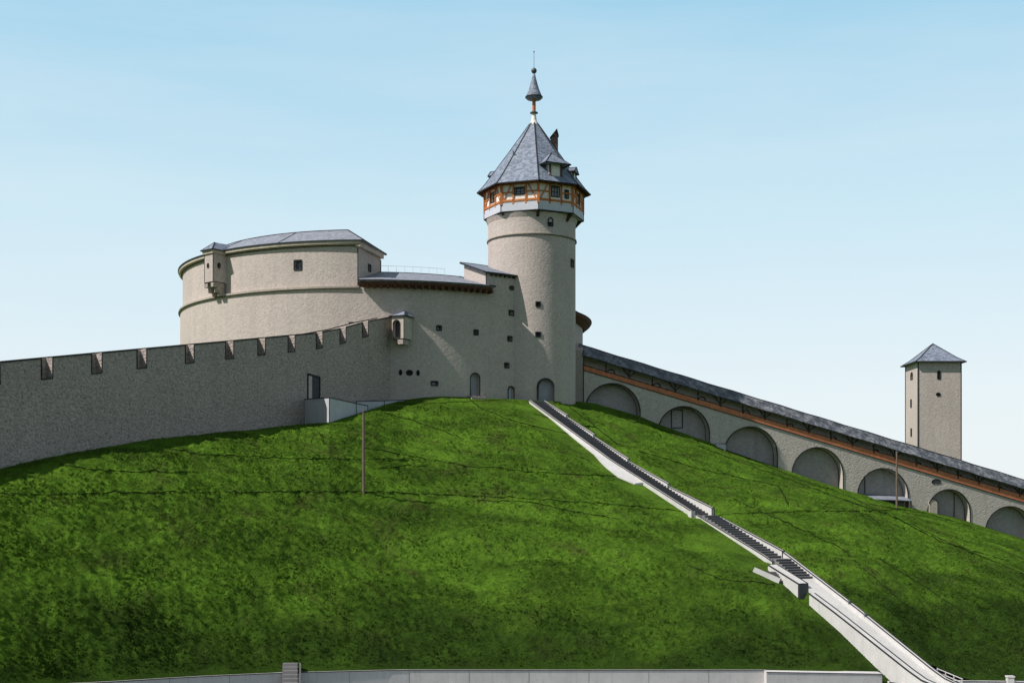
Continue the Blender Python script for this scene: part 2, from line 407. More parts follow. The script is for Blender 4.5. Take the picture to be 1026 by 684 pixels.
# ------------------------------------------------------------------ round keep
KC = (-15.25, 155.2); KR = 23.68
def kp(phi, r=KR): return (KC[0] + r*sin(phi), KC[1] - r*cos(phi))
def hit(px, C, R):
    u = U(px); a = 1+u*u; bb = -2*(u*C[0] + C[1]); c = C[0]**2 + C[1]**2 - R*R
    y = (-bb - sqrt(max(0, bb*bb - 4*a*c)))/(2*a); x = u*y
    return x, y, ((x-C[0])/R, (y-C[1])/R)
ZK = 21.5
keep = thing('round_keep', (KC[0], KC[1], 8), 'broad round rendered stone keep with slate roofs, left of the slender tower', 'castle keep')
def sector(b, r0, r1, p0, p1, z0, z1, n, p0in=None, p1in=None, mi=0):
    if p0in is None: p0in = p0
    if p1in is None: p1in = p1
    po = [kp(p0 + (p1-p0)*i/n, r1) for i in range(n+1)]; pi_ = [kp(p0in + (p1in-p0in)*i/n, r0) for i in range(n+1)]
    m = n+1; vs = [(*p, z0) for p in po] + [(*p, z0) for p in pi_] + [(*p, z1) for p in po] + [(*p, z1) for p in pi_]
    fs = []
    for i in range(n):
        fs += [(i, i+1, 2*m+i+1, 2*m+i), (m+i, 3*m+i, 3*m+i+1, m+i+1), (2*m+i, 2*m+i+1, 3*m+i+1, 3*m+i), (i, m+i, m+i+1, i+1)]
    fs += [(0, 2*m, 3*m, m), (n, m+n, 3*m+n, 2*m+n)]
    return b.add(vs, fs, mi)
def revolve(b, prof, p0, p1, n, mi=0, p0s=None, closed=True, caps=True):
    m = len(prof); vs = []; fs = []
    for i in range(n+1):
        for j, (r, z) in enumerate(prof):
            s0 = p0 if p0s is None else p0s[j]
            a = s0 + (p1-s0)*i/n; vs.append((*kp(a, r), z))
    for i in range(n):
        for j in range(m if closed else m-1):
            k = (j+1) % m; fs.append((i*m+j, (i+1)*m+j, (i+1)*m+k, i*m+k))
    if caps and closed: fs += [tuple(range(m)), tuple(n*m+j for j in reversed(range(m)))]
    return b.add(vs, fs, mi)
# lower drum
b = MB(); N = 260
b.prism([kp(2*pi*i/N) for i in range(N)], 4.0, ZK)
body = b.build('wall', ['stone'], keep); cb = MB()
def kwin(px, py, w, h, shape='rect', **k):
    x, y, n = hit(px, KC, KR); opening(cb, keep, (x, y, Z(py, y)), n, w, h, shape, **k)
kwin(439.9, 328.6, .5, .5); kwin(477, 333, .52, .52); kwin(512.2, 313.4, .62, .52); kwin(510.8, 339.4, .6, .5); kwin(507.7, 366, .6, .5)
kwin(435.4, 384, .7, .42); kwin(401.3, 373, .26, .5, 'oval', pane='void'); kwin(410.2, 373.3, .62, .5, 'oval', pane='void'); kwin(418.8, 373.5, .26, .5, 'oval', pane='void')
kwin(354.5, 325.5, .95, .5, pane='void')
kwin(476, 385.6, 1.08, 2.5, 'arch', depth=.5, pane='door', name='door'); kwin(512, 393.8, .8, 1.45, 'arch', depth=.35, pane='boards', name='door')
cut(body, cb)
x, y, n = hit(476, KC, KR); nn = Vector((n[0], n[1], 0)); tt = Vector((-n[1], n[0], 0))
b = MB(); c = Vector((x, y, Z(398, y)))+nn*.35; b.obox(c, tt, nn, (0,0,1), .8, .45, .12); b.obox(c+Vector((0,0,-.25))+nn*.3, tt, nn, (0,0,1), .95, .5, .13); b.build('doorstep', 'stone_dark', keep)
# upper drum
PE = rad(-1.0); PI_IN = rad(4.2); PB = rad(-250)
b = MB(); sector(b, 16.8, 23.4, PE, PB, ZK+.002, 26.0, 220, PI_IN, PB)
up = b.build('upper_wall', ['stone'], keep); cb2 = MB()
x, y, n = hit(298.5, KC, 23.4); opening(cb2, keep, (x, y, Z(265.6, y)), n, .85, 1.0, 'rect', depth=.5, bars=True)
e0 = Vector((*kp(PE, 23.4), 0)); e1 = Vector((*kp(PI_IN, 16.8), 0)); ed = (e1-e0).normalized(); en = (ed.y, -ed.x)
pw = e0 + ed*3.4; opening(cb2, keep, (pw.x, pw.y, Z(268.5, pw.y)), en, .75, .7, 'rect', depth=.4, bars=True)
cut(up, cb2)
b = MB(); revolve(b, [(23.35,25.72),(23.5,25.74),(23.52,25.86),(23.82,25.9),(23.84,26.12),(23.3,26.12)], rad(-.4), PB, 200)
b.line([(*kp(rad(-.4) + (PB-rad(-.4))*i/200, 23.53), 25.74) for i in range(201)], .04)
q0 = e0 + ed*0 + Vector((en[0], en[1], 0))*.12; q1 = e1 + Vector((en[0], en[1], 0))*.12
b.bar(q0 + Vector((0,0,25.9)) - ed*.3, q1 + Vector((0,0,25.9)), .5, .55); b.build('cornice', ['smooth_stone', 'line'], keep)
b = MB(); revolve(b, [(23.5,21.32),(23.82,21.36),(23.86,21.6),(23.3,21.7)], rad(-.6), PB, 200)
b.line([(*kp(rad(-.6) + (PB-rad(-.6))*i/200, 23.86), 21.36) for i in range(201)], .035)
b.build('string_course', ['smooth_stone', 'line'], keep)
# drawn outlines on the end wall corners, added as dark bars
b = MB(); b.line([(e0.x, e0.y-.02, ZK), (e0.x, e0.y-.02, 25.5)], .04, 0); b.build('edge_outline', 'line', keep); b = MB(); b.line([(e1.x+.03, e1.y-.02, ZK), (e1.x+.03, e1.y-.02, 25.5)], .04, 0); b.build('edge_outline', 'line', keep)
# upper roof, hipped at its end
b = MB(); nseg = 90; EO = rad(.6); EI = rad(6.4); ER = rad(-5.2)
vs = []; fs = []
prof = [(23.9, 26.22, EO), (20.2, 28.0, ER), (16.2, 26.22, EI)]
for i in range(nseg+1):
    for r, z, p in prof: vs.append((*kp(p + (PB-p)*i/nseg, r), z))
    vs.append((*kp(EI + (PB-EI)*i/nseg, 16.2), 26.12)); vs.append((*kp(EO + (PB-EO)*i/nseg, 23.9), 26.13))
for i in range(nseg):
    for j in range(5): fs.append((i*5+j, (i+1)*5+j, (i+1)*5+(j+1) % 5, i*5+(j+1) % 5))
fs += [(0, 1, 2, 3, 4)]
b.add(vs, fs)
b.line([vs[5*i+1] for i in range(nseg+1)], .06); b.line([vs[0], vs[1], vs[2]], .06); b.line([vs[5*i] for i in range(nseg+1)], .05); b.line([vs[0], vs[2]], .05)
for i in (8, 16, 24, 32):   # hips of the faceted roof
    b.line([vs[5*i], vs[5*(i-2)+1]], .035)
b.build('roof', ['slate_light', 'line'], keep)
# lean-to roof over the lower ring
P0, P1 = rad(-.6), rad(33.2)
def lean(p0, p1, z0, z1, n, name, drop=.35):
    b = MB(); revolve(b, [(24.75,z0),(17.4,z1),(17.4,z1-.4),(23.5,z0-.05),(24.7,z0-.12)], p0, p1, n)
    b.line([(*kp(p0+(p1-p0)*i/n, 24.77), z0) for i in range(n+1)], .05); b.line([(*kp(p0+(p1-p0)*i/n, 17.4), z1) for i in range(n+1)], .05)
    b.line([(*kp(p1, 24.75), z0+.03), (*kp(p1, 17.4), z1+.03)], .06)
    return b.build(name, ['slate_light', 'line'], keep)
lean(P0, P1, 22.05, 24.1, 40, 'roof'); 
b = MB(); revolve(b, [(23.82,21.45),(24.6,21.7),(24.6,21.9),(23.82,21.95)], P0+rad(.5), P1-rad(.6), 40); b.build('eave_board', 'eave_wood', keep)
for i in range(20):
    a = P0 + rad(2.2) + (P1-P0-rad(2.8))*i/19; q = Vector((*kp(a, 24.15), 21.52)); dr = Vector((sin(a), -cos(a), 0))
    b = MB(); b.obox(q, dr, (cos(a), sin(a), 0), (0,0,1), .42, .11, .15); b.build('rafter_tail', 'eave_wood', keep)
# far side of ring, right of the tower
b = MB(); revolve(b, [(24.7,20.9),(17.4,24.0),(17.4,23.5),(23.9,20.8)], rad(44), rad(200), 80); b.build('roof', ['slate_light'], keep)
b = MB(); revolve(b, [(23.82,20.0),(24.6,20.62),(24.68,20.85),(23.82,20.9)], rad(60), rad(200), 60); b.line([(*kp(rad(60+140*i/60), 24.7), 20.9) for i in range(61)], .05); b.build('eave_board', ['eave_wood', 'line'], keep)
# rail on the lean-to
b = MB(); pts = [(*kp(rad(4+23*i/16), 17.6), 24.75) for i in range(17)]
b.line(pts, .012, 0)
for i in range(0, 17, 2): b.bar((pts[i][0], pts[i][1], 24.0), pts[i], .024, .024)
b.build('railing', 'rail', keep)
# stair house between keep and tower
sh = thing('stair_house', (*kp(rad(36), 20), ZK), 'small shed-roofed stair house on top of the keep wall, against the tall tower', 'stair house')
b = MB(); a0, a1 = rad(32.0), rad(44.5); n = 14
zo, zi = 23.55, 25.1; ri = 19.1
po = [kp(a0 + (a1-a0)*i/n, KR) for i in range(n+1)]; pi2 = [kp(a0 + (a1-a0)*i/n, ri) for i in range(n+1)]
poly = po + pi2[::-1]
b.prism(poly, ZK+.003, [zo]*(n+1) + [zi]*(n+1)); shw = b.build('wall', ['stone'], sh); c3 = MB()
x, y, nn_ = hit(512.4, KC, KR); opening(c3, sh, (x, y, Z(288.5, y)), nn_, .55, .42, 'oval', pane='void'); cut(shw, c3)
b = MB(); po = [kp(a0 - rad(.8) + (a1-a0+rad(.8))*i/n, KR+.35) for i in range(n+1)]; pi2 = [kp(a0 - rad(1.0) + (a1-a0+rad(1.0))*i/n, ri-.3) for i in range(n+1)]
b.prism(po + pi2[::-1], [zo-.05]*(n+1) + [zi+.12]*(n+1), [zo+.1]*(n+1) + [zi+.27]*(n+1))
b.line([(*p, zo+.03) for p in po], .06); b.line([(*po[0], zo+.05), (*pi2[0], zi+.2)], .07); b.line([(*p, zi+.25) for p in pi2], .06); b.build('roof', ['slate', 'line'], sh)
b = MB(); p = kp(a0, KR+.02); b.line([(*p, ZK), (*p, zo)], .045, 0); b.build('edge_outline', 'line', sh)  # dark bar added to draw the corner's outline
for i in range(7):
    a = a0 + rad(1.5) + (a1-a0-rad(4.2))*i/6; q = Vector((*kp(a, KR+.16), zo-.15)); b = MB(); b.obox(q, (sin(a),-cos(a),0), (cos(a),sin(a),0), (0,0,1), .16, .1, .1); b.build('rafter_tail', 'beam_dark', sh)

# ---- projecting latrine box on upper drum
def wall_box(name, c2, ang, w, p, z0, z1, roofz, label, cat):
    """c2: plan point of outer-face centre; ang: facing angle; returns local frame"""
    n = Vector((sin(ang), -cos(ang), 0)); t = Vector((cos(ang), sin(ang), 0)); C = Vector((c2[0], c2[1], 0))
    return n, t, C
BP = rad(-41.5); rt = thing('bartizan', (*kp(BP, KR+.5), 21.2), 'boxy stone bartizan on corbels, high on the left curve of the round keep', 'bartizan')
n = Vector((sin(BP), -cos(BP), 0)); t = Vector((cos(BP), sin(BP), 0)); outp = Vector((*kp(BP, 23.4+1.7), 0)); w = 1.5
b = MB(); b.obox(outp - n*.95 + Vector((0,0,24.3)), t, n, (0,0,1), w/2, .95, 1.5); bw = b.build('wall', ['stone'], rt); c4 = MB()
opening(c4, rt, outp + Vector((-.1*t.x,-.1*t.y,24.55)), n, .34, .5, 'oval', depth=.3, pane='void', rim=.03)
opening(c4, rt, outp + t*w/2 - n*.75 + Vector((0,0,24.55)), t, .36, .6, 'oval', depth=.3, pane='void', rim=.03); cut(bw, c4)
b = MB(); b.obox(outp - n*.9 + Vector((0,0,25.95)), t, n, (0,0,1), w/2+.16, 1.06, .17); b.build('cornice', 'smooth_stone', rt)
b = MB(); base = [outp + t*sx*(w/2+.3) + n*sy + Vector((0,0,26.15)) for sx, sy in ((-1,.32),(1,.32),(1,-2.4),(-1,-2.4))]
ap = outp - n*.75 + Vector((0,0,27.1)); ap2 = outp - n*2.6 + Vector((0,0,27.1))
b.add([*base, ap, ap2], [(0,1,4),(1,2,5,4),(2,3,5),(3,0,4,5),(0,3,2,1)]); b.line([base[0], base[1], base[2]], .04); b.line([base[3], base[0], ap, base[1]], .04); b.build('roof', ['slate', 'line'], rt)
for sx in (-.5, .5):
    b = MB(); b.obox(outp + t*sx - n*.75 + Vector((0,0,22.55)), t, n, (0,0,1), .24, .72, .26); b.obox(outp + t*sx - n*.98 + Vector((0,0,22.05)), t, n, (0,0,1), .22, .5, .28); b.obox(outp + t*sx - n*1.22 + Vector((0,0,21.62)), t, n, (0,0,1), .2, .3, .2)
    b.line([outp + t*(sx-.22) - n*.03 + Vector((0,0,22.8)), outp + t*(sx-.22) - n*.03 + Vector((0,0,22.3)), outp + t*(sx-.22) - n*.48 + Vector((0,0,22.3)), outp + t*(sx-.22) - n*.48 + Vector((0,0,21.8))], .025)
    b.build('corbel', ['stone_dark', 'line'], rt)
b = MB()
for s1 in (-1, 1): b.line([outp + t*s1*w/2 + Vector((0,0,22.8)), outp + t*s1*w/2 + Vector((0,0,25.8))], .03, 0)
b.line([outp - t*w/2 + Vector((0,0,22.8)), outp + t*w/2 + Vector((0,0,22.8)), outp + t*w/2 - n*1.5 + Vector((0,0,22.8))], .03, 0); b.build('edge_outline', 'line', rt)  # box edges outlined with added thin dark bars

# ---- small oriel near the battlement wall end
OA = rad(-24); fx = U(398.4)*130.4; oc = Vector((fx, 130.35, 0)); ow = thing('oriel', (oc.x, oc.y+.7, 15.4), 'little stone oriel with arched opening and tiny slate roof, where battlement wall meets keep', 'oriel')
n = Vector((sin(OA), -cos(OA), 0)); t = Vector((cos(OA), sin(OA), 0)); w = 1.42; z0, z1 = Z(339.5, 130.4), Z(316.5, 130.4)
b = MB(); b.obox(oc - n*.85 + Vector((0,0,(z0+z1)/2)), t, n, (0,0,1), w/2, .85, (z1-z0)/2); ob = b.build('wall', ['smooth_stone'], ow); c5 = MB()
opening(c5, ow, oc - t*.12 + Vector((0,0,(z0+z1)/2-.12)), n, .78, 1.75, 'arch', depth=.5, pane='void', rim=.04); cut(ob, c5)
b = MB(); base = [oc + t*sx*(w/2+.16) + n*sy + Vector((0,0,z1)) for sx, sy in ((-1,.16),(1,.16),(1,-1.9),(-1,-1.9))]; ap = oc + t*.35 - n*.9 + Vector((0,0,z1+.62)); ap2 = oc + t*.1 - n*2.1 + Vector((0,0,z1+.62))
b.add([*base, ap, ap2], [(0,1,4),(1,2,5,4),(2,3,5),(3,0,4,5),(0,3,2,1)]); b.line([base[3], base[0], base[1], base[2]], .045); b.line([base[0], ap, base[1]], .03); b.build('roof', ['slate', 'line'], ow)
b = MB(); b.obox(oc + t*.3 - n*.6 + Vector((0,0,z0-.28)), t, n, (0,0,1), .35, .6, .27); b.line([oc + t*.65 + Vector((0,0,z0-.02)), oc+t*.65+Vector((0,0,z0-.55)), oc-t*.05+Vector((0,0,z0-.55)), oc-t*.05+Vector((0,0,z0))], .03); b.build('corbel', ['stone_dark', 'line'], ow)
b = MB()
for s1 in (-1, 1): b.line([oc + t*s1*w/2 + Vector((0,0,z0)), oc + t*s1*w/2 + Vector((0,0,z1))], .03, 0)
b.line([oc - t*w/2 + Vector((0,0,z0)), oc + t*w/2 + Vector((0,0,z0)), oc + t*w/2 - n*1.3 + Vector((0,0,z0))], .035, 0); b.build('edge_outline', 'line', ow)  # added outline bars along the oriel's edges

# ------------------------------------------------------------------ tall round tower
TC = (2.16, 141.6); TR = 4.77
def tp(phi, r, z=None):
    q = (TC[0] + r*sin(phi), TC[1] - r*cos(phi)); return q if z is None else Vector((q[0], q[1], z))
tw = thing('round_tower', (TC[0], TC[1], 9.5), 'tall slender round tower with half-timbered octagonal top and pointed slate roof', 'tower')
b = MB(); N = 160; b.prism([tp(2*pi*i/N, TR) for i in range(N)], 6.0, 29.6)
tb = b.build('shaft', ['stone'], tw); ct = MB()
def twin(px, py, w, h, shape='rect', **k):
    x, y, n = hit(px, TC, TR); opening(ct, tw, (x, y, Z(py, y)), n, w, h, shape, **k)
twin(551.5, 222.4, .55, .85, 'arch', bars=True, rim=.06); twin(539.2, 304.7, .5, .5, pane='void'); twin(539.2, 335, .55, .5, pane='void'); twin(573.3, 263.9, .7, .8)
twin(546.7, 391.5, 1.75, 2.55, 'arch', depth=.9, pane='door', name='door', rim=.09, inset=.5)
cut(tb, ct)
b = MB(); b.lathe(TC, [(TR,27.92),(TR+.1,27.95),(TR+.12,28.12),(TR,28.16)], 96); b.line([tp(2*pi*i/96, TR+.11, 27.95) for i in range(97)], .03); b.build('string_course', ['smooth_stone', 'line'], tw)
b = MB(); b.lathe(TC, [(TR,29.3),(TR+.02,29.8),(5.0,30.3),(4.6,30.35)], 96); b.build('coved_head', ['stone'], tw)
P8 = rad(3.8); R8 = 5.39
def c8(k, r, z): return tp(P8 + k*pi/4, r, z) + Vector((.24, 0, 0))
def oct_(b, r0, r1, z0, z1, mi=0):
    vs = [c8(k, r0, z0) for k in range(8)] + [c8(k, r1, z1) for k in range(8)]
    return b.add(vs, [tuple(range(8)), tuple(reversed(range(8, 16)))] + [(k, (k+1) % 8, 8+(k+1) % 8, 8+k) for k in range(8)], mi)
b = MB(); oct_(b, R8+.05, R8+.05, 30.4, 31.3)
for k in range(8): b.line([c8(k, R8+.07, 30.4), c8(k+1, R8+.07, 30.4)], .045); b.line([c8(k, R8+.07, 30.4), c8(k, R8+.07, 31.3)], .03)
b.build('board_skirt', ['boards', 'line'], tw)
b = MB(); oct_(b, R8-.05, R8-.05, 31.3, 33.45); tsw = b.build('infill_wall', ['plaster'], tw); c8c = MB()
b = MB(); 
for k in range(8):
    TX = Vector((.24,0,0)); A = c8(k, R8-.02, 0); B = c8(k+1, R8-.02, 0); dr = B-A; L = dr.length; dr.normalize(); mid = (A+B)/2; out = Vector((mid.x-TC[0]-.24, mid.y-TC[1], 0)).normalized()
    def P(a, z): return A + dr*(L*a) + Vector((0,0,z)) + out*.04
    b.bar(P(0, 31.1)-out*.02, P(0, 33.4)-out*.02, .26, .26)
    b.bar(P(0,31.55), P(1,31.55), .2, .1, out); b.bar(P(0,33.3), P(1,33.3), .2, .14, out)
    b.bar(P(0,32.42), P(.32,32.42), .13, .08, out); b.bar(P(.68,32.42), P(1,32.42), .13, .08, out)
    for a in (.33, .67): b.bar(P(a,31.15), P(a,33.3), .18, .1, out)
    b.bar(P(.06,31.6), P(.27,33.2), .1, .07, out)
    if k: b.bar(P(.94,31.6), P(.73,33.2), .1, .07, out)
    if k == 0:
        opening(c8c, tw, P(.5, 32.5)-out*.06, out, .95, 1.1, 'rect', depth=.3, bars=True); opening(c8c, tw, P(.83, 32.35)-out*.06, out, .45, .85, 'rect', depth=.3)
    elif k == 7: opening(c8c, tw, P(.5, 32.52)-out*.06, out, 1.15, .72, 'rect', depth=.3, bars=True)
    else: opening(c8c, tw, P(.5, 32.4)-out*.06, out, 1.0, 1.0, 'rect', depth=.3, bars=True)
b.build('timber_frame', 'beam', tw); cut(tsw, c8c)
for k in range(8):
    b = MB(); q0 = c8(k, 4.5, 29.5); A = c8(k, R8-.05, 30.38); dr = Vector((cos(P8+k*pi/4), sin(P8+k*pi/4), 0))*.16
    C1 = c8(k, 4.5, 30.38); b.add([q0-dr, A-dr, C1-dr, q0+dr, A+dr, C1+dr], [(0,1,2),(5,4,3),(0,3,4,1),(1,4,5,2),(2,5,3,0)]); b.build('bracket', 'beam_dark', tw)
# roof
b = MB(); prof = [(6.2,33.3),(5.55,33.98),(4.8,34.95),(2.56,38.0),(.45,40.95)]
vs = []; fs = []
for r, z in prof: vs += [c8(k, r, z) for k in range(8)]
for j in range(len(prof)-1):
    for k in range(8): fs.append((j*8+k, j*8+(k+1) % 8, (j+1)*8+(k+1) % 8, (j+1)*8+k))
fs.append(tuple(range(32, 40))); b.add(vs, fs)
for k in range(8): b.line([vs[j*8+k] for j in range(5)], .05)
for k in range(8): b.line([vs[k], vs[(k+1) % 8]], .06)
b.build('roof', ['slate', 'line'], tw)
b = MB(); vs = [c8(k, 6.18, 33.27) for k in range(8)] + [c8(k, 5.3, 33.45) for k in range(8)]; b.add(vs, [(k, (k+1) % 8, 8+(k+1) % 8, 8+k) for k in range(8)])
for k in range(8):
    for j in range(6):
        f_ = (j+.5)/6; a_ = vs[k].lerp(vs[(k+1) % 8], f_); d_ = vs[8+k].lerp(vs[8+(k+1) % 8], f_); b.bar(a_-Vector((0,0,.06)), d_-Vector((0,0,.06)), .12, .1)
b.build('soffit', 'eave_wood', tw)
def dormer(ph, w, r0, r1, z0, zt, rise, over, light=True, hip=True):
    n = Vector((sin(ph), -cos(ph), 0)); t = Vector((cos(ph), sin(ph), 0)); C = Vector((TC[0]+.24, TC[1], 0))
    b = MB(); b.obox(C + n*(r0+r1)/2 + Vector((0,0,(z0+zt)/2)), t, n, (0,0,1), w/2, (r1-r0)/2, (zt-z0)/2)
    for s in (-1, 1): b.bar(C + n*(r1+.03) + t*s*(w/2-.08) + Vector((0,0,z0)), C + n*(r1+.03) + t*s*(w/2-.08) + Vector((0,0,zt)), .18, .18, mi=1)
    b.bar(C + n*(r1+.03) - t*w/2 + Vector((0,0,z0+.25)), C + n*(r1+.03) + t*w/2 + Vector((0,0,z0+.25)), .14, .14, mi=1)
    dm = b.build('dormer', ['plaster' if light else 'eave_wood', 'eave_wood'], tw)
    b = MB(); ba = [C + t*sx*(w/2+over) + n*(r1+sy) + Vector((0,0,zt)) for sx, sy in ((-1,over*.9),(1,over*.9),(1,-(r1-r0)),(-1,-(r1-r0)))]
    f1 = C + n*(r1-(.9 if hip else -over*.9)) + Vector((0,0,zt+rise)); f2 = C + n*(r0-.6) + Vector((0,0,zt+rise))
    b.add([*ba, f1, f2], [(0,1,4),(1,2,5,4),(2,3,5),(3,0,4,5),(0,3,2,1)]); b.line([ba[3], ba[0], ba[1], ba[2]], .05); b.line([ba[0], f1, ba[1]], .04); b.line([f1, f2], .04)
    b.build('dormer_roof', ['slate', 'line'], dm)
    b = MB(); b.obox(C + n*(r1+.03) + Vector((0,0,(z0+zt)/2+.1)), t, n, (0,0,1), w/2-.28, .03, (zt-z0)/2-.35); b.build('hatch', 'plaster' if light else 'glass', dm)
dormer(rad(26.3), 1.5, 2.2, 4.95, 33.1, 35.35, 1.45, .75)
dormer(rad(71.3), 1.3, 2.6, 4.55, 34.0, 35.2, .6, .3, True, False)
dormer(rad(-108.7), 1.3, 2.6, 4.75, 34.0, 35.4, .7, .3, False, False)
b = MB(); cc = Vector((4.65, 142.8, 0)); b.obox(cc + Vector((0,0,38.6)), (1,.2,0), (-.2,1,0), (0,0,1), .36, .3, 1.3)
b.add([cc+Vector((-.5,-.4,39.7)), cc+Vector((.5,-.3,39.9)), cc+Vector((.5,.4,39.9)), cc+Vector((-.5,.4,39.7)), cc+Vector((.3,-.3,40.7)), cc+Vector((.3,.35,40.7))], [(0,1,4),(1,2,5,4),(2,3,5),(3,0,4,5),(0,3,2,1)], 1)
b.build('chimney', ['brick', 'beam_dark'], tw)
b = MB(); b.lathe((TC[0]+.24, TC[1]), [(.52,40.8),(.3,41.3),(.2,42.0),(0,42.0)], 16, 0); b.build('finial_base', 'plaster', tw)
b = MB(); b.lathe((TC[0]+.24, TC[1]), [(.19,41.8),(.19,43.75)], 8); b.lathe((TC[0]+.24, TC[1]), [(.2,42.0),(.44,42.08),(.44,42.16),(.2,42.3)], 16, 1); fp = b.build('finial_post', ['beam', 'copper'], tw)
b = MB(); b.lathe((TC[0]+.24, TC[1]), [(.2,43.55),(.78,43.6),(.9,43.78),(.9,43.92),(.76,44.2),(.56,44.7),(.37,45.35),(.2,46.0),(.11,46.45),(0,46.5)], 24, 0); b.line([tp(2*pi*i/24, .91, 43.82) + Vector((.24,0,0)) for i in range(25)], .05); b.build('finial_roof', ['slate', 'line'], tw, True)
b = MB(); b.lathe((TC[0]+.24, TC[1]), [(.31*sin(pi*i/10), 46.72 - .31*cos(pi*i/10)) for i in range(11)], 16); b.lathe((TC[0]+.24, TC[1]), [(.12,46.2),(.07,46.9)], 8); b.build('finial_ball', 'copper', fp, True)
b = MB(); b.lathe((TC[0]+.24, TC[1]), [(.03,46.9),(.025,48.75)], 6); b.lathe((TC[0]+.24, TC[1]), [(.09*sin(pi*i/6), 48.8 - .09*cos(pi*i/6)) for i in range(7)], 8); b.build('lightning_rod', 'metal', fp)
b = MB(); q = c8(0, 3.4, 36.6)*.5 + c8(-1, 3.4, 36.6)*.5; q = c8(-1, 3.35, 36.95); b.bar(q, q + Vector((-.05,-.35,.25)), .08, .08); b.build('roof_hook', 'line', tw)

# ------------------------------------------------------------------ battlement wall (left)
bw_ = thing('battlement_wall', (-23, 108, 4), 'long grey rubble battlement wall with notched embrasures climbing from the left', 'wall')
WT = [(U(p), Z(y, wl(p)), wl(p)) for p, y in [(-500,392),(-100,371),(0,363),(118,352),(240,341),(315,334),(340,329.5),(365,322.8),(392,317.5)]]
def wtop(yd):
    for a, c in zip(WT, WT[1:]):
        if yd <= c[2]: t_ = (yd-a[2])/(c[2]-a[2]); return a[1] + (c[1]-a[1])*t_
    return WT[-1][1]
WN = Vector((.9, -.436, 0)); WD = Vector((.436, .9, 0))
def wx(y): return -76.2 + .485*y
y0, y1 = 66.0, 131.9; slots = [90.3-4.13*k for k in (5,4,3,2,1)] + [wl(p) for p in (47,97,142,190,230,262,292,320,343.5,366)]; sw = .47       # half width in y
ysamp = sorted(set([y0, y1] + [r[2] for r in WT if y0 < r[2] < y1] + [s+q for s in slots for q in (-sw, sw) if y0 < s+q < y1]))
b = MB(); NH = 1.45
for a, c in zip(ysamp, ysamp[1:]):
    m = (a+c)/2; slot = any(abs(m-s) < sw for s in slots)
    def sec(y, off, z): q = Vector((wx(y), y, 0)) - WN*off; return (q.x, q.y, z)
    za, zc = wtop(a), wtop(c)
    if slot:
        vs = [sec(a,0,-2), sec(c,0,-2), sec(c,.62,-2), sec(a,.62,-2), sec(a,0,za-NH), sec(c,0,zc-NH), sec(c,.62,zc-NH), sec(a,.62,za-NH)]
        b.add(vs, [(0,1,5,4),(4,5,6,7),(1,2,6,5),(3,0,4,7),(2,3,7,6)])
    else:
        vs = [sec(a,0,-2), sec(c,0,-2), sec(c,.62,-2), sec(a,.62,-2), sec(a,0,za), sec(c,0,zc), sec(c,.62,zc), sec(a,.62,za)]
        b.add(vs, [(0,1,5,4),(4,5,6,7),(1,2,6,5),(3,0,4,7),(2,3,7,6)])
        b.line([Vector(vs[4])+WN*.02+Vector((0,0,.02)), Vector(vs[5])+WN*.02+Vector((0,0,.02))], .05)
    vs = [sec(a,.62,-2), sec(c,.62,-2), sec(c,1.5,-2), sec(a,1.5,-2), sec(a,.62,za-.02), sec(c,.62,zc-.02), sec(c,1.5,zc-.02), sec(a,1.5,za-.02)]
    b.add(vs, [(4,5,6,7),(1,2,6,5),(3,0,4,7),(2,3,7,6),(0,1,5,4)])
b.line([(wx(y)-WN.x*1.2, y-WN.y*1.2, wtop(y)+.02) for y in ysamp], .05)
for s in slots:
    if s-sw > y0 and s+sw < y1:
        q = [Vector((wx(yy), yy, wtop(yy)-dz)) + WN*.02 for yy, dz in ((s-sw,0),(s-sw,NH),(s+sw,NH),(s+sw,0))]; b.line(q, .035)
        # loophole in back of the notch
        q0 = Vector((wx(s), s, wtop(s)-.85)) - WN*.6; b.obox(q0, WD, WN, (0,0,1), .16, .03, .33, 2)
b.build('rubble_wall', ['stone_dark', 'line', 'void'], bw_)
# doorway : dark panel a few cm proud stands in for the shaded opening, so no cut through the wall mesh is needed
dy = wl(314.2); c = Vector((wx(dy), dy, Z(390, dy))); b = MB()
hw = .95; hh = 1.35; 
pt = [c + WD*(-hw) + Vector((0,0,-hh)), c + WD*hw + Vector((0,0,-hh)), c + WD*hw + Vector((0,0,hh-.15)), c - WD*hw + Vector((0,0,hh))]
b.line([p + WN*.03 for p in (pt[0], pt[3], pt[2], pt[1])], .06, 0)
dr_ = b.build('door', 'line', bw_)
b = MB(); b.add([p + WN*.012 for p in pt] + [p - WN*.01 for p in pt], [(0,1,2,3),(7,6,5,4),(0,4,5,1),(1,5,6,2),(2,6,7,3),(3,7,4,0)]); b.build('door_leaf', 'void', dr_)
b = MB(); a_ = c - WD*.62; b.obox(a_ + WN*.035 + Vector((0,0,-.05)), WD, WN, (0,0,1), .3, .02, hh-.12); b.build('door_jamb', 'stone_gal', dr_)

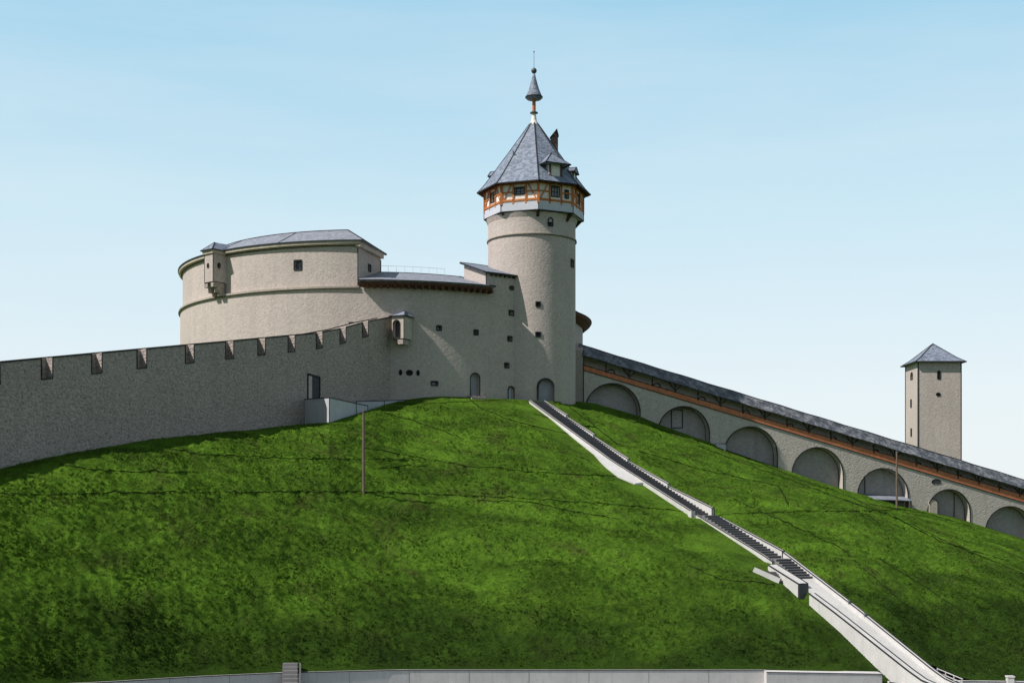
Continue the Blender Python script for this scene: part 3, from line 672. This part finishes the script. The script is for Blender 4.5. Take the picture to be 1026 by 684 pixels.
# ------------------------------------------------------------------ ramp parapet walls
def low_wall(name, pts, tops, bots, th, mat, label, cat, line=.035, group=None):
    """pts = front plan points; thickness goes away from camera"""
    x0 = sum(p[0] for p in pts)/len(pts); y0_ = sum(p[1] for p in pts)/len(pts)
    b = MB(); P_ = [Vector((*p, 0)) for p in pts]; back = []
    for i, p in enumerate(P_):
        dd = (P_[min(i+1, len(P_)-1)] - P_[max(i-1, 0)]).normalized(); nn = Vector((-dd.y, dd.x, 0)); back.append(p + nn*th)
    for i in range(len(P_)-1):
        vs = [(*P_[i].xy, bots[i]), (*P_[i+1].xy, bots[i+1]), (*back[i+1].xy, bots[i+1]), (*back[i].xy, bots[i]), (*P_[i].xy, tops[i]), (*P_[i+1].xy, tops[i+1]), (*back[i+1].xy, tops[i+1]), (*back[i].xy, tops[i])]
        fs = [(0,1,5,4),(4,5,6,7),(2,3,7,6),(3,2,1,0)]
        if i == 0: fs.append((3,0,4,7))
        if i == len(P_)-2: fs.append((1,2,6,5))
        b.add(vs, fs)
        if line: b.line([Vector(vs[4])+Vector((0,-.01,.0)), Vector(vs[5])+Vector((0,-.01,0))], line)
    if line:
        for i in range(len(P_)): b.line([(P_[i].x, P_[i].y-.01, bots[i]), (P_[i].x, P_[i].y-.01, tops[i])], line)
    o = b.build(name, [mat, 'line'], None, False, (x0, y0_, min(bots)))
    return tag(o, label, cat, group)
low_wall('ramp_wall', [(U(304)*118.4, 118.4), (U(330)*115, 115), (U(357)*121, 121), (U(368.5)*123, 123)], [Z(400,118.4), Z(398,115), Z(404,121), Z(406.3,123)], [5.5,5.5,6.5,7], .35, 'ramp_conc', 'angled smooth pale grey concrete ramp wall below the doorway of the battlement wall', 'wall')
low_wall('ramp_wall', [(U(357)*124.5, 124.5), (U(385)*128.5, 128.5), (U(412)*131, 131)], [Z(402,124.5), Z(401.3,128.5), Z(400.5,131)], [7,7.5,8.5], .3, 'ramp_conc', 'short low concrete wall at the foot of the keep, behind the angled ramp wall', 'wall')

# ------------------------------------------------------------------ covered gallery wall (right)
gal = thing('covered_gallery', (34, 150, -2), 'long arcaded stone wall with roofed timber wall-walk descending to the right', 'wall')
SLP = .2708
def G(s, off=0, z=0): return Vector((GA[0] + GD.x*s - GN.x*off, GA[1] + GD.y*s - GN.y*off, z))      # off > 0: away from camera
def s_of(px):
    u = U(px); return (u*GA[1] - GA[0])/(GD.x - u*GD.y)
def zb_(s): return 14.55 - SLP*s                        # bottom of the brown band
arches = []
for l_, r_, ty in [(586,641.3,384),(659,710.8,407),(725,778.8,427.3),(793.3,844.8,448),(859.2,909.8,469),(929.3,972,490),(986.8,1036,507),(1051,1098,527),(1112,1158,546)]:
    a, c_ = s_of(l_), s_of(r_); m = (a+c_)/2; arches.append((a, c_, G(m).y*(HY-ty)/F))
SMAX = 92.0
S0 = .5; ss = set([S0, SMAX]); 
for a, c_, t_ in arches:
    for i in range(25): ss.add((a+c_)/2 - (c_-a)/2*cos(pi*i/24))
s_ = S0
while s_ < SMAX: ss.add(s_); s_ += 1.3
ss = sorted(ss)
def low(s, side=0):
    for a, c_, t_ in arches:
        if a + 1e-6 < s < c_ - 1e-6 or (abs(s-a) < 1e-6 and side > 0) or (abs(s-c_) < 1e-6 and side < 0):
            r = (c_-a)/2; x_ = min(1, abs(s-(a+c_)/2)/r); return t_ - r + r*sqrt(max(0, 1-x_*x_))*1.0, True
    return None, False
BASE = -14.0; DEP = 1.15
b = MB()
for s0, s1 in zip(ss, ss[1:]):
    l0, in0 = low(s0, 1); l1, in1 = low(s1, -1)
    ins = in0 and in1
    lo0, lo1 = (l0, l1) if ins else (BASE, BASE)
    b.add([G(s0,0,lo0), G(s1,0,lo1), G(s1,0,zb_(s1)), G(s0,0,zb_(s0))], [(0,1,2,3)])
    if ins: b.add([G(s0,0,lo0), G(s1,0,lo1), G(s1,DEP,lo1), G(s0,DEP,lo0)], [(0,1,2,3)])
    b.add([G(s0,0,zb_(s0)), G(s1,0,zb_(s1)), G(s1,2.6,zb_(s1)), G(s0,2.6,zb_(s0))], [(0,1,2,3)])
for a, c_, t_ in arches:
    r = (c_-a)/2
    for e in (a, c_): b.add([G(e,0,BASE), G(e,0,t_-r), G(e,DEP,t_-r), G(e,DEP,BASE)], [(0,1,2,3)])
b.build('arcade_wall', ['stone_gal', 'line'], gal)
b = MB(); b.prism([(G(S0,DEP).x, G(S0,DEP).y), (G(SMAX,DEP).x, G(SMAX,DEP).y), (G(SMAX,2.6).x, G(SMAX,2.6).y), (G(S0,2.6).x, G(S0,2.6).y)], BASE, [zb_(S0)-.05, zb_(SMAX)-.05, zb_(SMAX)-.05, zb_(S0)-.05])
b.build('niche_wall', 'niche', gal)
for a, c_, t_ in arches:
    r = (c_-a)/2; m = (a+c_)/2; b = MB()
    b.line([G(m-r*cos(pi*i/24), -.03, t_-r + r*sin(pi*i/24)) for i in range(25)], .055, 0); b.line([G(c_, -.03, t_-r), G(c_, -.03, t_-r-4)], .05, 0); b.line([G(a, -.03, t_-r), G(a, -.03, t_-r-3)], .05, 0)
    b.line([G(m-r*cos(pi*i/24), DEP-.03, t_-r-.02 + r*sin(pi*i/24)) for i in range(12, 25)], .035, 0); b.line([G(c_-.02, DEP-.03, t_-r), G(c_-.02, DEP-.03, t_-r-4)], .035, 0)
    b.build('arch_edge', 'line', gal)
# niche details
b = MB(); s0 = s_of(676); s1 = s_of(687); b.line([G(s0,DEP-.04,Z(429,149)), G(s0,DEP-.04,Z(410.5,149)), G(s1,DEP-.04,Z(411,149)), G(s1,DEP-.04,Z(428.5,149)), G(s0,DEP-.04,Z(429,149))], .045, 0); b.build('door_frame', 'line', gal)
b = MB(); b.line([G(s_of(871),DEP-.04,4), G(s_of(871),DEP-.04,-2)], .04, 0); b.build('downpipe', 'line', gal); b = MB(); b.line([G(s_of(961),DEP-.04,1), G(s_of(961),DEP-.04,-4)], .04, 0); b.build('downpipe', 'line', gal)
b = MB(); c = G(s_of(938), -.01, Z(482.5, G(s_of(938)).y)); oo = outline(1.15, .62, 'oval'); oo = [(x_, max(z_, -.2)) for x_, z_ in oo]
b.add([c + Vector((GD.x*x_, GD.y*x_, z_)) for x_, z_ in oo] + [c + Vector((GD.x*x_-GN.x*.02, GD.y*x_-GN.y*.02, z_)) for x_, z_ in oo], [tuple(range(20)), tuple(range(39, 19, -1))]); b.line([c + Vector((GD.x*x_, GD.y*x_, z_)) for x_, z_ in oo], .04, 1, True); b.build('window', ['void', 'line'], gal)
# boarding band
b = MB()
for s0 in [S0] + list(range(5, 90, 5)):
    s1 = 5 if s0 == S0 else s0+5
    z0a, z0b = zb_(s0), zb_(s1); hgt = lambda s: .58 + .006*s
    vs = [G(s0,-.05,z0a), G(s1,-.05,z0b), G(s1,.12,z0b), G(s0,.12,z0a), G(s0,-.05,z0a+hgt(s0)), G(s1,-.05,z0b+hgt(s1)), G(s1,.12,z0b+hgt(s1)), G(s0,.12,z0a+hgt(s0))]
    b.add(vs, [(0,1,5,4),(4,5,6,7),(2,3,7,6),(0,3,2,1)]); b.line([vs[4]+Vector((0,-.02,.0)), vs[5]+Vector((0,-.02,0))], .035); b.line([vs[0]+Vector((0,-.02,0)), vs[1]+Vector((0,-.02,0))], .035)
b.build('boarded_band', ['band', 'line'], gal)
# parapet at the back
b = MB(); b.prism([(G(S0,1.5).x, G(S0,1.5).y), (G(SMAX,1.5).x, G(SMAX,1.5).y), (G(SMAX,2.6).x, G(SMAX,2.6).y), (G(S0,2.6).x, G(S0,2.6).y)], [zb_(S0), zb_(SMAX), zb_(SMAX), zb_(S0)], [zb_(S0)+2.6, zb_(SMAX)+2.6, zb_(SMAX)+2.6, zb_(S0)+2.6])
b.build('back_parapet', 'pale_back', gal)
zE = lambda s: zb_(s) + 1.56; zR = lambda s: zb_(s) + 3.0
b = MB(); 
def gr(s, o, z): return G(s, o, z)
n = 60; s0, s1 = S0-.15, SMAX; vs = []; fs = []
for i in range(n+1):
    s = s0 + (s1-s0)*i/n; wv = .03*sin(i*1.7)
    vs += [gr(s,-.4,zE(s)+wv), gr(s,1.35,zR(s)+wv), gr(s,3.3,zE(s)+.2), gr(s,1.35,zR(s)-.2), gr(s,-.37,zE(s)-.08)]
for i in range(n):
    for j in range(5): fs.append((i*5+j, (i+1)*5+j, (i+1)*5+(j+1) % 5, i*5+(j+1) % 5))
fs += [(0,1,2,3,4), tuple(n*5+j for j in range(5))]
b.add(vs, fs); b.line([vs[5*i+1] for i in range(n+1)], .06); b.line([vs[5*i] for i in range(n+1)], .05)
b.build('gallery_roof', ['slate_gal', 'line'], gal)
b = MB(); cp = [(G(S0,-.02).x, G(S0,-.02).y), (G(S0,2.4).x+.35, G(S0,2.4).y), (8.5, 153.6), (3.5, 152.5), (3.8, 146.2)]
b.prism(cp, BASE, [zR(0)-.9, zR(0)+.2, zR(0)+.3, zR(0)+.3, zR(0)-.6]); b.line([(cp[0][0], cp[0][1]-.02, BASE+20), (cp[0][0], cp[0][1]-.02, zR(0)-.9)], .045); b.build('connecting_wall', ['stone', 'line'], gal)
s = 3.1; k = 0
while s < 80:
    b = MB(); zt = zE(s)-.1; b.bar(G(s,0,zb_(s)+.5), G(s,0,zt), .16, .16); b.build('post', 'beam_dark', gal)
    q = s + 2.71; b = MB(); zt = zE(q)+.1; zl = zb_(q)+.55; b.bar(G(q,0,zl), G(q,0,zt), .16, .16)
    b.bar(G(q,0,zl+.25), G(q-.75,0,zE(q-.75)-.02), .12, .12); b.bar(G(q,0,zl+.25), G(q+.75,0,zE(q+.75)-.02), .12, .12); b.build('braced_post', 'beam_dark', gal)
    r_ = s + 1.0; b = MB(); cc = G(r_, 1.47, zb_(r_)+.95); oo = outline(.9, .62, 'arch'); b.line([cc + Vector((GD.x*x_, GD.y*x_, z_)) for x_, z_ in oo], .05, 0, True); b.build('loophole', 'line', gal)
    s += 5.42
# shelter in the fifth arch
sp = thing('lean_to_shelter', G(s_of(890),-.5,-3), 'small pale sheet-roofed shelter standing inside the fifth arch', 'shelter')
sa, sb = s_of(868), s_of(909.2); b = MB(); za = Z(494.5, 153); 
b.add([G(sa,DEP-.1,za), G(sb,DEP-.1,za-.25), G(sb,-1.1,Z(501,151)), G(sa,-1.1,Z(499.5,151)), G(sa,DEP-.1,za-.08), G(sb,DEP-.1,za-.33), G(sb,-1.1,Z(501,151)-.08), G(sa,-1.1,Z(499.5,151)-.08)], [(0,1,2,3),(7,6,5,4),(3,2,6,7),(0,3,7,4),(1,0,4,5),(2,1,5,6)])
b.build('sheet_roof', 'slate_light', sp)
for q in (902, 908.5): b = MB(); b.bar(G(s_of(q),-1.0,-4), G(s_of(q),-1.0,Z(501,151)-.08), .14, .14); b.build('post', 'beam_dark', sp)
b = MB(); b.obox(G((sa+sb)/2,.2,-1.6), GD.to_3d(), GN.to_3d(), (0,0,1), (sb-sa)/2-.2, .05, 1.2); b.build('back_panel', 'metal', sp)
# pale rounded block in the sixth arch
b = MB(); sc = s_of(934.5); r_ = .55; pr = outline(1.1, 2.4, 'arch'); c = G(sc, -.2, Z(510, 152))
vs = [c + Vector((GD.x*x_, GD.y*x_, z_)) for x_, z_ in pr]; vs2 = [v_ + Vector((-GN.x*.9, -GN.y*.9, 0)) for v_ in vs]; m = len(pr)
b.add(vs+vs2, [tuple(range(m)), tuple(reversed(range(m, 2*m)))] + [(i, m+i, m+(i+1) % m, (i+1) % m) for i in range(m)]); b.line(vs[1:], .05)
o = b.build('stone_block', ['smooth_stone', 'line'], None, False, tuple(c - Vector((0,0,1.2)))); tag(o, 'pale round-topped stone block at the left foot of the sixth arch', 'stone block')
b = MB(); c = G(s_of(720), -.45, Z(446.5, 147.5)); b.obox(c - Vector((0,0,.8)), GD.to_3d(), GN.to_3d(), (0,0,1), .55, .35, 1.05); b.line([c + Vector((-.55,-.4,.25)), c + Vector((.55,-.3,.25))], .03)
tag(b.build('utility_box', ['ramp_conc', 'line'], None, False, tuple(c - Vector((0,0,1.85)))), 'small pale box against the arcade wall, between second and third arch', 'utility box')

# ------------------------------------------------------------------ far square tower
sq = thing('square_tower', (61, 188, -6), 'square stone tower with pyramid slate roof standing alone behind the gallery', 'tower')
A = Vector((57.9, 185.0, 0)); ex_ = Vector((1, -.012, 0)).normalized(); ey = Vector((.012, 1, 0)).normalized(); W = 6.12; ze = Z(362.5, 185)
b = MB(); cor = [A, A+ex_*W, A+ex_*W+ey*W, A+ey*W]; b.prism([(p.x, p.y) for p in cor], -12, ze); sb_ = b.build('shaft', ['stone'], sq); cs = MB()
def fw(px, py, w, h, sh_): 
    y = 185.0; x = U(px)*y; opening(cs, sq, (x, A.y - .012*(x-A.x), Z(py, y)), -ey, w, h, sh_, pane='void', rim=.05)
fw(940.6, 375.5, .42, 1.15, 'arch'); fw(940, 395, .6, .45, 'oval')
def lw(yy, py, w, h, sh_): opening(cs, sq, (A.x + .012*yy, A.y+yy, Z(py, A.y+yy)), -ex_, w, h, sh_, pane='void', rim=.05)
lw(3.0, 376.5, 1.0, 1.0, 'arch'); lw(3.3, 404, .5, 1.1, 'rect'); lw(3.2, 433, .5, 1.1, 'rect'); cut(sb_, cs)
b = MB(); cen = A + (ex_+ey)*W/2; e = .55; base = [cen + ex_*sx*(W/2+e) + ey*sy*(W/2+e) + Vector((0,0,ze)) for sx, sy in ((-1,-1),(1,-1),(1,1),(-1,1))]
mid_ = [cen + ex_*sx*(W/2-.5) + ey*sy*(W/2-.5) + Vector((0,0,ze+.72)) for sx, sy in ((-1,-1),(1,-1),(1,1),(-1,1))]; ap = cen + Vector((0,0,ze+2.95))
b.add([*base, *mid_, ap], [(3,2,1,0)] + [(i, (i+1) % 4, 4+(i+1) % 4, 4+i) for i in range(4)] + [(4+i, 4+(i+1) % 4, 8) for i in range(4)])
for i in range(4): b.line([base[i], mid_[i], ap], .06); b.line([base[i], base[(i+1) % 4]], .08)
b.build('roof', ['slate', 'line'], sq)
b = MB()
for i in (0, 1, 3): b.line([(cor[i].x, cor[i].y, -10), (cor[i].x, cor[i].y, ze)], .07, 0)
b.build('edge_outline', 'line', sq)  # added dark bars outline the tower corners

# ------------------------------------------------------------------ stairway
stw = thing('stairway', (SA.x, SA.y, 10), 'long straight stone stairway with pale parapets climbing the hill to the tower door', 'stairs')
def S(s, l=0, z=0): q = SA + SD*s + SN*l; return Vector((q.x, q.y, z))
HWD = .74
def flight(s0, z0, s1, z1, name='flight'):
    n = max(2, round((z0-z1)/.17)); b = MB()
    vs = [];
    for i in range(n):
        a = s0 + (s1-s0)*i/n; c_ = s0 + (s1-s0)*(i+1)/n; z = z0 - (z0-z1)*i/n; zl = z0 - (z0-z1)*(i+1)/n
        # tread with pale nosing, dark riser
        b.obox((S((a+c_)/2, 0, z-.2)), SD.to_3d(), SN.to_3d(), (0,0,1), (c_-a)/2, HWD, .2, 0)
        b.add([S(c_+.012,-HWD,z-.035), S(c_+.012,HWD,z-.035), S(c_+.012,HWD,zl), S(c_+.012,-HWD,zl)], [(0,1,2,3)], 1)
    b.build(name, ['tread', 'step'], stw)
ctl = [0.0, s_at(702), s_at(710), s_at(775), s_at(782), SL]
L1 = s_at(620)
flight(0, spz(0), L1, spz(L1)); flight(L1, spz(L1), ctl[1], spz(ctl[1])); 
b = MB(); b.obox(S((ctl[1]+ctl[2])/2, 0, spz(ctl[1])-.2-.02), SD.to_3d(), SN.to_3d(), (0,0,1), (ctl[2]-ctl[1])/2, HWD+.1, .2); b.build('landing', 'tread', stw)
flight(ctl[2], spz(ctl[1])-.04, ctl[3], spz(ctl[3]))
b = MB(); b.obox(S((ctl[3]+ctl[4])/2, 0, spz(ctl[3])-.2-.02), SD.to_3d(), SN.to_3d(), (0,0,1), (ctl[4]-ctl[3])/2, HWD+.1, .2); b.build('landing', 'tread', stw)
s850 = s_at(850)
sR = s_at(806); flight(ctl[4], spz(ctl[3])-.04, sR, spz(sR))
b = MB(); n = 24; vs = []
for i in range(n+1):
    s = sR + (SL+1.5-sR)*i/n; z = spz(s); vs += [S(s,-HWD,z), S(s,HWD+.06,z), S(s,HWD+.06,z-.5), S(s,-HWD,z-.5)]
b.add(vs, [(i*4+j, (i+1)*4+j, (i+1)*4+(j+1) % 4, i*4+(j+1) % 4) for i in range(n) for j in range(4)] + [(0,1,2,3), (n*4, n*4+1, n*4+2, n*4+3)]); b.build('ramp', 'white', stw)
def parapet(s0, s1, l0, l1, h0, h1=None, bot=-.9, step=None, lw_=.03):
    """sloping parapet between lateral offsets l0..l1; h above the stair line"""
    h1 = h0 if h1 is None else h1; b = MB(); n = max(2, int((s1-s0)/1.2)); vs = []; fs = []
    for i in range(n+1):
        s = s0 + (s1-s0)*i/n; z = ppz(s); h = h0 + (h1-h0)*i/n
        vs += [S(s,l0,z+bot), S(s,l1,z+bot), S(s,l1,z+h), S(s,l0,z+h)]
    for i in range(n):
        for j in range(4): fs.append((i*4+j, (i+1)*4+j, (i+1)*4+(j+1) % 4, i*4+(j+1) % 4))
    fs += [(3,2,1,0), tuple(n*4+j for j in range(4))]
    b.add(vs, fs)
    for j in (2, 3): b.line([vs[4*i+j] for i in range(n+1)], lw_)
    e = n*4; b.line([vs[e+3], vs[e+2], vs[e+1], vs[e], vs[e+3]], lw_)
    # end face darker cap
    b.build('parapet', ['white', 'line'], stw)
# right side : stepped runs above the first landing
runs = [0, s_at(561), s_at(588), s_at(622), s_at(662), s_at(706)]
for i in range(5): parapet(runs[i], runs[i+1]-.02, HWD, HWD+.24, .12, .36 if i < 4 else .62)
parapet(s_at(713), s_at(776), HWD, HWD+.24, .2, .5); parapet(s_at(776)+.02, SL+1.5, HWD+.04, HWD+.3, .42, .35)
parapet(0, s_at(701), -HWD-.2, -HWD, .10, .12); parapet(s_at(706), s_at(783), -HWD-.18, -HWD, .08, .1)
b = MB(); b.obox(S(s_at(701)+.1, -HWD-.2, spz(s_at(701))-.1), SD.to_3d(), SN.to_3d(), (0,0,1), .25, .2, .38); b.build('pier', 'grey_conc', stw)
parapet(s_at(786), s_at(817), -HWD-.9, -HWD-.02, .05, .42, bot=-2.2, lw_=.04); parapet(s_at(824), SL+1.5, -HWD-.55, -HWD-.02, .1, .4, bot=-3.4, lw_=.04)
b = MB(); s9 = s_at(817); b.obox(S(s9+.04, -HWD-.46, ppz(s9)-.35), SD.to_3d(), SN.to_3d(), (0,0,1), .02, .44, .75); b.build('pier', 'step', stw)  # thin dark plate over the parapet's end face, no separate pier
# concrete apron beside the upper flight
apx = [(549,417.5),(577,441.5),(595,456),(606,468),(619,478.5),(636,485.5),(650,486.5)]
b = MB(); lo = [ray_ground(*p) for p in apx]; vs = []; m = len(lo)
for p in lo:
    v = p.xy - SA; s = v.dot(SD); q = S(s, -HWD-.15, spz(s)+.05); p2 = Vector((p.x, p.y, p.z+.12)); vs += [p2, q, q - Vector((0,0,.9)), p2 - Vector((0,0,.9))]
fs = []
for i in range(m-1):
    for j in range(4): fs.append((i*4+j, (i+1)*4+j, (i+1)*4+(j+1) % 4, i*4+(j+1) % 4))
fs += [(0,1,2,3), tuple((m-1)*4+j for j in range(4))]
b.add(vs, fs); b.build('apron_slab', 'white', stw)
# little side steps
o3 = thing('side_steps', S(s_at(783), -1.6, -5.5), 'short flight of side steps meeting the stairway at its lower landing', 'steps'); b = MB(); sz = spz(s_at(783))
k0, k1 = ray_ground(755, 572.5), ray_ground(781, 584.5)
for i in range(5):
    q = k0.lerp(k1, .18 + .19*i) + Vector((.75-.05*i, .25, -.02)); b.obox(q, (1,0,0), (0,1,0), (0,0,1), .62, .22, .16)
b.build('treads', 'step', o3); b = MB(); b.bar(k0 + Vector((0,0,.14)), k1 + Vector((0,0,.14)), .14, .44); b.build('kerb', 'white', o3)
for px, nm in ((845, 'small dark lamp on the lower stair parapet, the upper one'), (861, 'small dark lamp on the lower stair parapet, the lower one')):
    s = s_at(px-3); b = MB(); c = S(s, HWD+.05, spz(s)+.42); b.lathe((c.x, c.y), [(0,c.z-.12),(.09,c.z-.12),(.12,c.z+.05),(.1,c.z+.12),(0,c.z+.14)], 10); b.bar(c, c + SN.to_3d()*.16, .05, .05)
    tag(b.build('step_light', 'metal', None, False, tuple(c)), nm, 'lamp', 'lamps on the stair parapet')

# ------------------------------------------------------------------ retaining walls along the bottom
def ret(px0, px1, dz, doff, label, th=.4, step=20, bot=-14.2):
    pts = []; tops = []; px = px0
    while True:
        u = U(px); d = lerp_tab(BOT, u, 2) - doff; pts.append((u*d, d)); tops.append(lerp_tab(BOT, u, 1) + dz)
        if px >= px1: break
        px = min(px1, px+step)
    x0 = pts[len(pts)//2][0]; yy = pts[len(pts)//2][1]
    b = MB(); n = len(pts)
    for i in range(n-1):
        (xa, ya), (xb, yb) = pts[i], pts[i+1]
        f1, f2 = Vector((xa, ya, 0)), Vector((xb, yb, 0)); k1, k2 = f1 + Vector((0, th, 0)), f2 + Vector((0, th, 0))
        vs = [(*f1.xy, bot), (*f2.xy, bot), (*k2.xy, bot), (*k1.xy, bot), (*f1.xy, tops[i]), (*f2.xy, tops[i+1]), (*k2.xy, tops[i+1]), (*k1.xy, tops[i])]
        fs = [(0,1,5,4),(4,5,6,7),(2,3,7,6)]
        if i == 0: fs.append((3,0,4,7))
        if i == n-2: fs.append((1,2,6,5))
        b.add(vs, fs); b.line([Vector(vs[4])+Vector((0,-.01,-.02)), Vector(vs[5])+Vector((0,-.01,-.02))], .022)
        if i % 3 == 1: b.line([(f2.x, f2.y-.002, bot), (f2.x, f2.y-.002, tops[i+1]-.05)], .006)
    return tag(b.build('retaining_wall', ['grey_conc', 'line'], None, False, (x0, yy, bot)), label, 'wall')
ret(-650, 768, .04, .05, 'long pale concrete retaining wall along the bottom of the grass slope')
ret(768, 884, .02, .9, 'thicker raised concrete wall block just left of the stairway foot', th=1.1, step=58)
ret(891, 928, -.35, 1.5, 'low concrete wall directly in front of the stairway foot', step=18)
ret(930, 947, -.15, .5, 'very short low concrete wall piece between stairway foot and right-hand wall', step=17)
ret(949, 1008, .02, .3, 'low concrete wall at the right of the stairway foot', step=21)
ret(1016, 1380, .02, .3, 'low concrete wall running out of view at the lower right corner', step=60)
b = MB(); d = 91.2; x = U(1012)*d; zt = Z(677.5, d); b.obox((x, d, zt-1.0), (1,0,0), (0,1,0), (0,0,1), .22, .22, 1.0); b.obox((x, d, zt+.02), (1,0,0), (0,1,0), (0,0,1), .26, .26, .05)
tag(b.build('gate_pillar', 'white', None, False, (x, d, zt-2)), 'small white square pillar at the lower right', 'pillar')
# stepped block at the lower left
d = lerp_tab(BOT, U(291), 2); x = U(291)*d; b = MB(); o4 = thing('wall_steps', (x, d-1, -13.8), 'narrow stone steps climbing over the retaining wall at the lower left', 'steps')
zt = Z(664.5, d)
for i in range(14): b.obox((x*(d + .35 - .3*i)/d, d + .35 - .3*i, (zt-.19*i-14.2)/2), (1,0,0), (0,1,0), (0,0,1), .44, .15, (zt-.19*i+14.2)/2)
b.build('treads', 'tread', o4)
for s1 in (-1, 1): b = MB(); b.bar((x+s1*.5, d+.5, zt-.1), (x*(d-3.8)/d+s1*.5, d-3.8, zt-.1-.19*14), .1, .25); b.build('string', 'step', o4)
# ------------------------------------------------------------------ poles
for px, yb, yt, nm in ((364.3, 493, 411, 'thin weathered wooden pole standing on the grass below the ramp wall'), (898.5, 509.5, 452.5, 'thin pole in front of the fifth arch of the gallery')):
    g = ray_ground(px, yb); h = Z(yt, g.y) - g.z; b = MB(); r = .115 if px < 500 else .12
    b.lathe((g.x, g.y), [(r,g.z-.3),(r*.8,g.z+h),(0,g.z+h+.03)], 10)
    o = thing('utility_pole', tuple(g), nm, 'pole', 'thin poles on the hill'); b.build('shaft', 'pole', o)
    b = MB(); b.lathe((g.x, g.y), [(r+.01,g.z+h-.1),(r+.01,g.z+h+.03),(0,g.z+h+.06)], 10); b.build('cap', 'metal', o)
# railings and gate bits at the foot of the stairs
o5 = thing('stair_railing', S(SL-.5, 1.2, -13), 'small pale metal railing at the bottom of the stairway', 'railing')
for i in range(4):
    b = MB(); q = S(SL-.9+i*.5, 1.35+i*.25, spz(SL-.9+i*.5)-.2); b.bar(q, q+Vector((0,0,.6)), .06, .06); b.build('post', 'white', o5)
for h in (.5, .25):
    b = MB(); b.bar(S(SL-.9,1.35,spz(SL-.9)+h-.15), S(SL+.6,2.1,spz(SL+.6)+h-.15), .06, .06); b.build('rail', 'white', o5)

# ------------------------------------------------------------------ camera, light, world
cam = bpy.data.cameras.new('camera'); co = bpy.data.objects.new('camera', cam); COL.objects.link(co)
co.location = (0,0,0); co.rotation_euler = (rad(90), 0, 0); cam.sensor_width = 36; cam.lens = F/1026*36; cam.shift_y = (HY-342)/1026; cam.clip_end = 20000; cam.clip_start = .5
scene.camera = co
EL = rad(47); AZ = Vector((-.893, -.450))
sd = Vector((AZ.x*cos(EL), AZ.y*cos(EL), sin(EL)))
sl = bpy.data.lights.new('sun', 'SUN'); sl.energy = 5.0; sl.angle = rad(.53); sl.color = (1, .945, .89); so = bpy.data.objects.new('sun', sl); COL.objects.link(so)
so.rotation_euler = sd.to_track_quat('Z', 'Y').to_euler(); so.location = (-60, -30, 80)
w = bpy.data.worlds.new('World'); scene.world = w; w.use_nodes = True; nt = w.node_tree
bg = nt.nodes['Background']; sky = nt.nodes.new('ShaderNodeTexSky'); sky.sky_type = 'NISHITA'; sky.sun_disc = False
sky.sun_elevation = EL; sky.sun_rotation = atan2(AZ.x, AZ.y); sky.air_density = 1.0; sky.dust_density = 1.0; sky.ozone_density = 1.0
# the Nishita sky, paled by high thin cloud towards the horizon
tc = nt.nodes.new('ShaderNodeTexCoord'); sx = nt.nodes.new('ShaderNodeSeparateXYZ'); nt.links.new(tc.outputs['Generated'], sx.inputs[0])
cr = nt.nodes.new('ShaderNodeValToRGB'); nt.links.new(sx.outputs[2], cr.inputs[0]); e = cr.color_ramp.elements
while len(e) < 5: e.new(.5)
for el, (p_, c_) in zip(e, [(0., (.90, .95, .975)), (.09, (.82, .92, .965)), (.21, (.64, .85, .95)), (.36, (.39, .69, .885)), (.62, (.25, .29, .35))]): el.position = p_; el.color = (*c_, 1)  # last stop, above the frame, greyed and dimmed to lower ambient fill
sc = nt.nodes.new('ShaderNodeVectorMath'); sc.operation = 'SCALE'; mp = nt.nodes.new('ShaderNodeMapping'); mp.inputs['Scale'].default_value = (1.2, 1.2, 9); mp.inputs['Rotation'].default_value = (.12, .05, 0); nt.links.new(tc.outputs['Generated'], mp.inputs[0])
cn = nt.nodes.new('ShaderNodeTexNoise'); cn.inputs['Scale'].default_value = 1.6; cn.inputs['Detail'].default_value = 6; cn.inputs['Roughness'].default_value = .6; nt.links.new(mp.outputs[0], cn.inputs['Vector'])
cq = nt.nodes.new('ShaderNodeMapRange'); cq.inputs[1].default_value = .45; cq.inputs[2].default_value = .8; cq.inputs[3].default_value = 0; cq.inputs[4].default_value = .3; nt.links.new(cn.outputs['Fac'], cq.inputs[0])
cm = nt.nodes.new('ShaderNodeMix'); cm.data_type = 'RGBA'; cm.inputs[7].default_value = (.86, .93, .96, 1); nt.links.new(cq.outputs[0], cm.inputs[0]); nt.links.new(cr.outputs[0], cm.inputs[6])
nt.links.new(cm.outputs[2], sc.inputs[0]); sc.inputs['Scale'].default_value = 1/.12
mr = nt.nodes.new('ShaderNodeMapRange'); mr.interpolation_type = 'SMOOTHSTEP'      # unseen sky behind the viewer dimmed to cut fill on camera-facing walls
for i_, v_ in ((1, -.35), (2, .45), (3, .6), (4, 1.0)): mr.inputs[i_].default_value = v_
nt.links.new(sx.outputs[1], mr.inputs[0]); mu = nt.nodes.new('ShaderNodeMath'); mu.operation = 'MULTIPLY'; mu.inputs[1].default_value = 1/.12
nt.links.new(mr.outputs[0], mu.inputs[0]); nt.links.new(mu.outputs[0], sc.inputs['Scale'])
mx = nt.nodes.new('ShaderNodeMix'); mx.data_type = 'RGBA'; mx.inputs[0].default_value = .9
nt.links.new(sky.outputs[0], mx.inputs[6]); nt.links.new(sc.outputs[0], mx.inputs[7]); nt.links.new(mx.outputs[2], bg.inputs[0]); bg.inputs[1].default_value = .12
vs_ = scene.view_settings; vs_.view_transform = 'Standard'; vs_.look = 'None'; vs_.exposure = 0; vs_.gamma = 1; vs_.use_curve_mapping = False
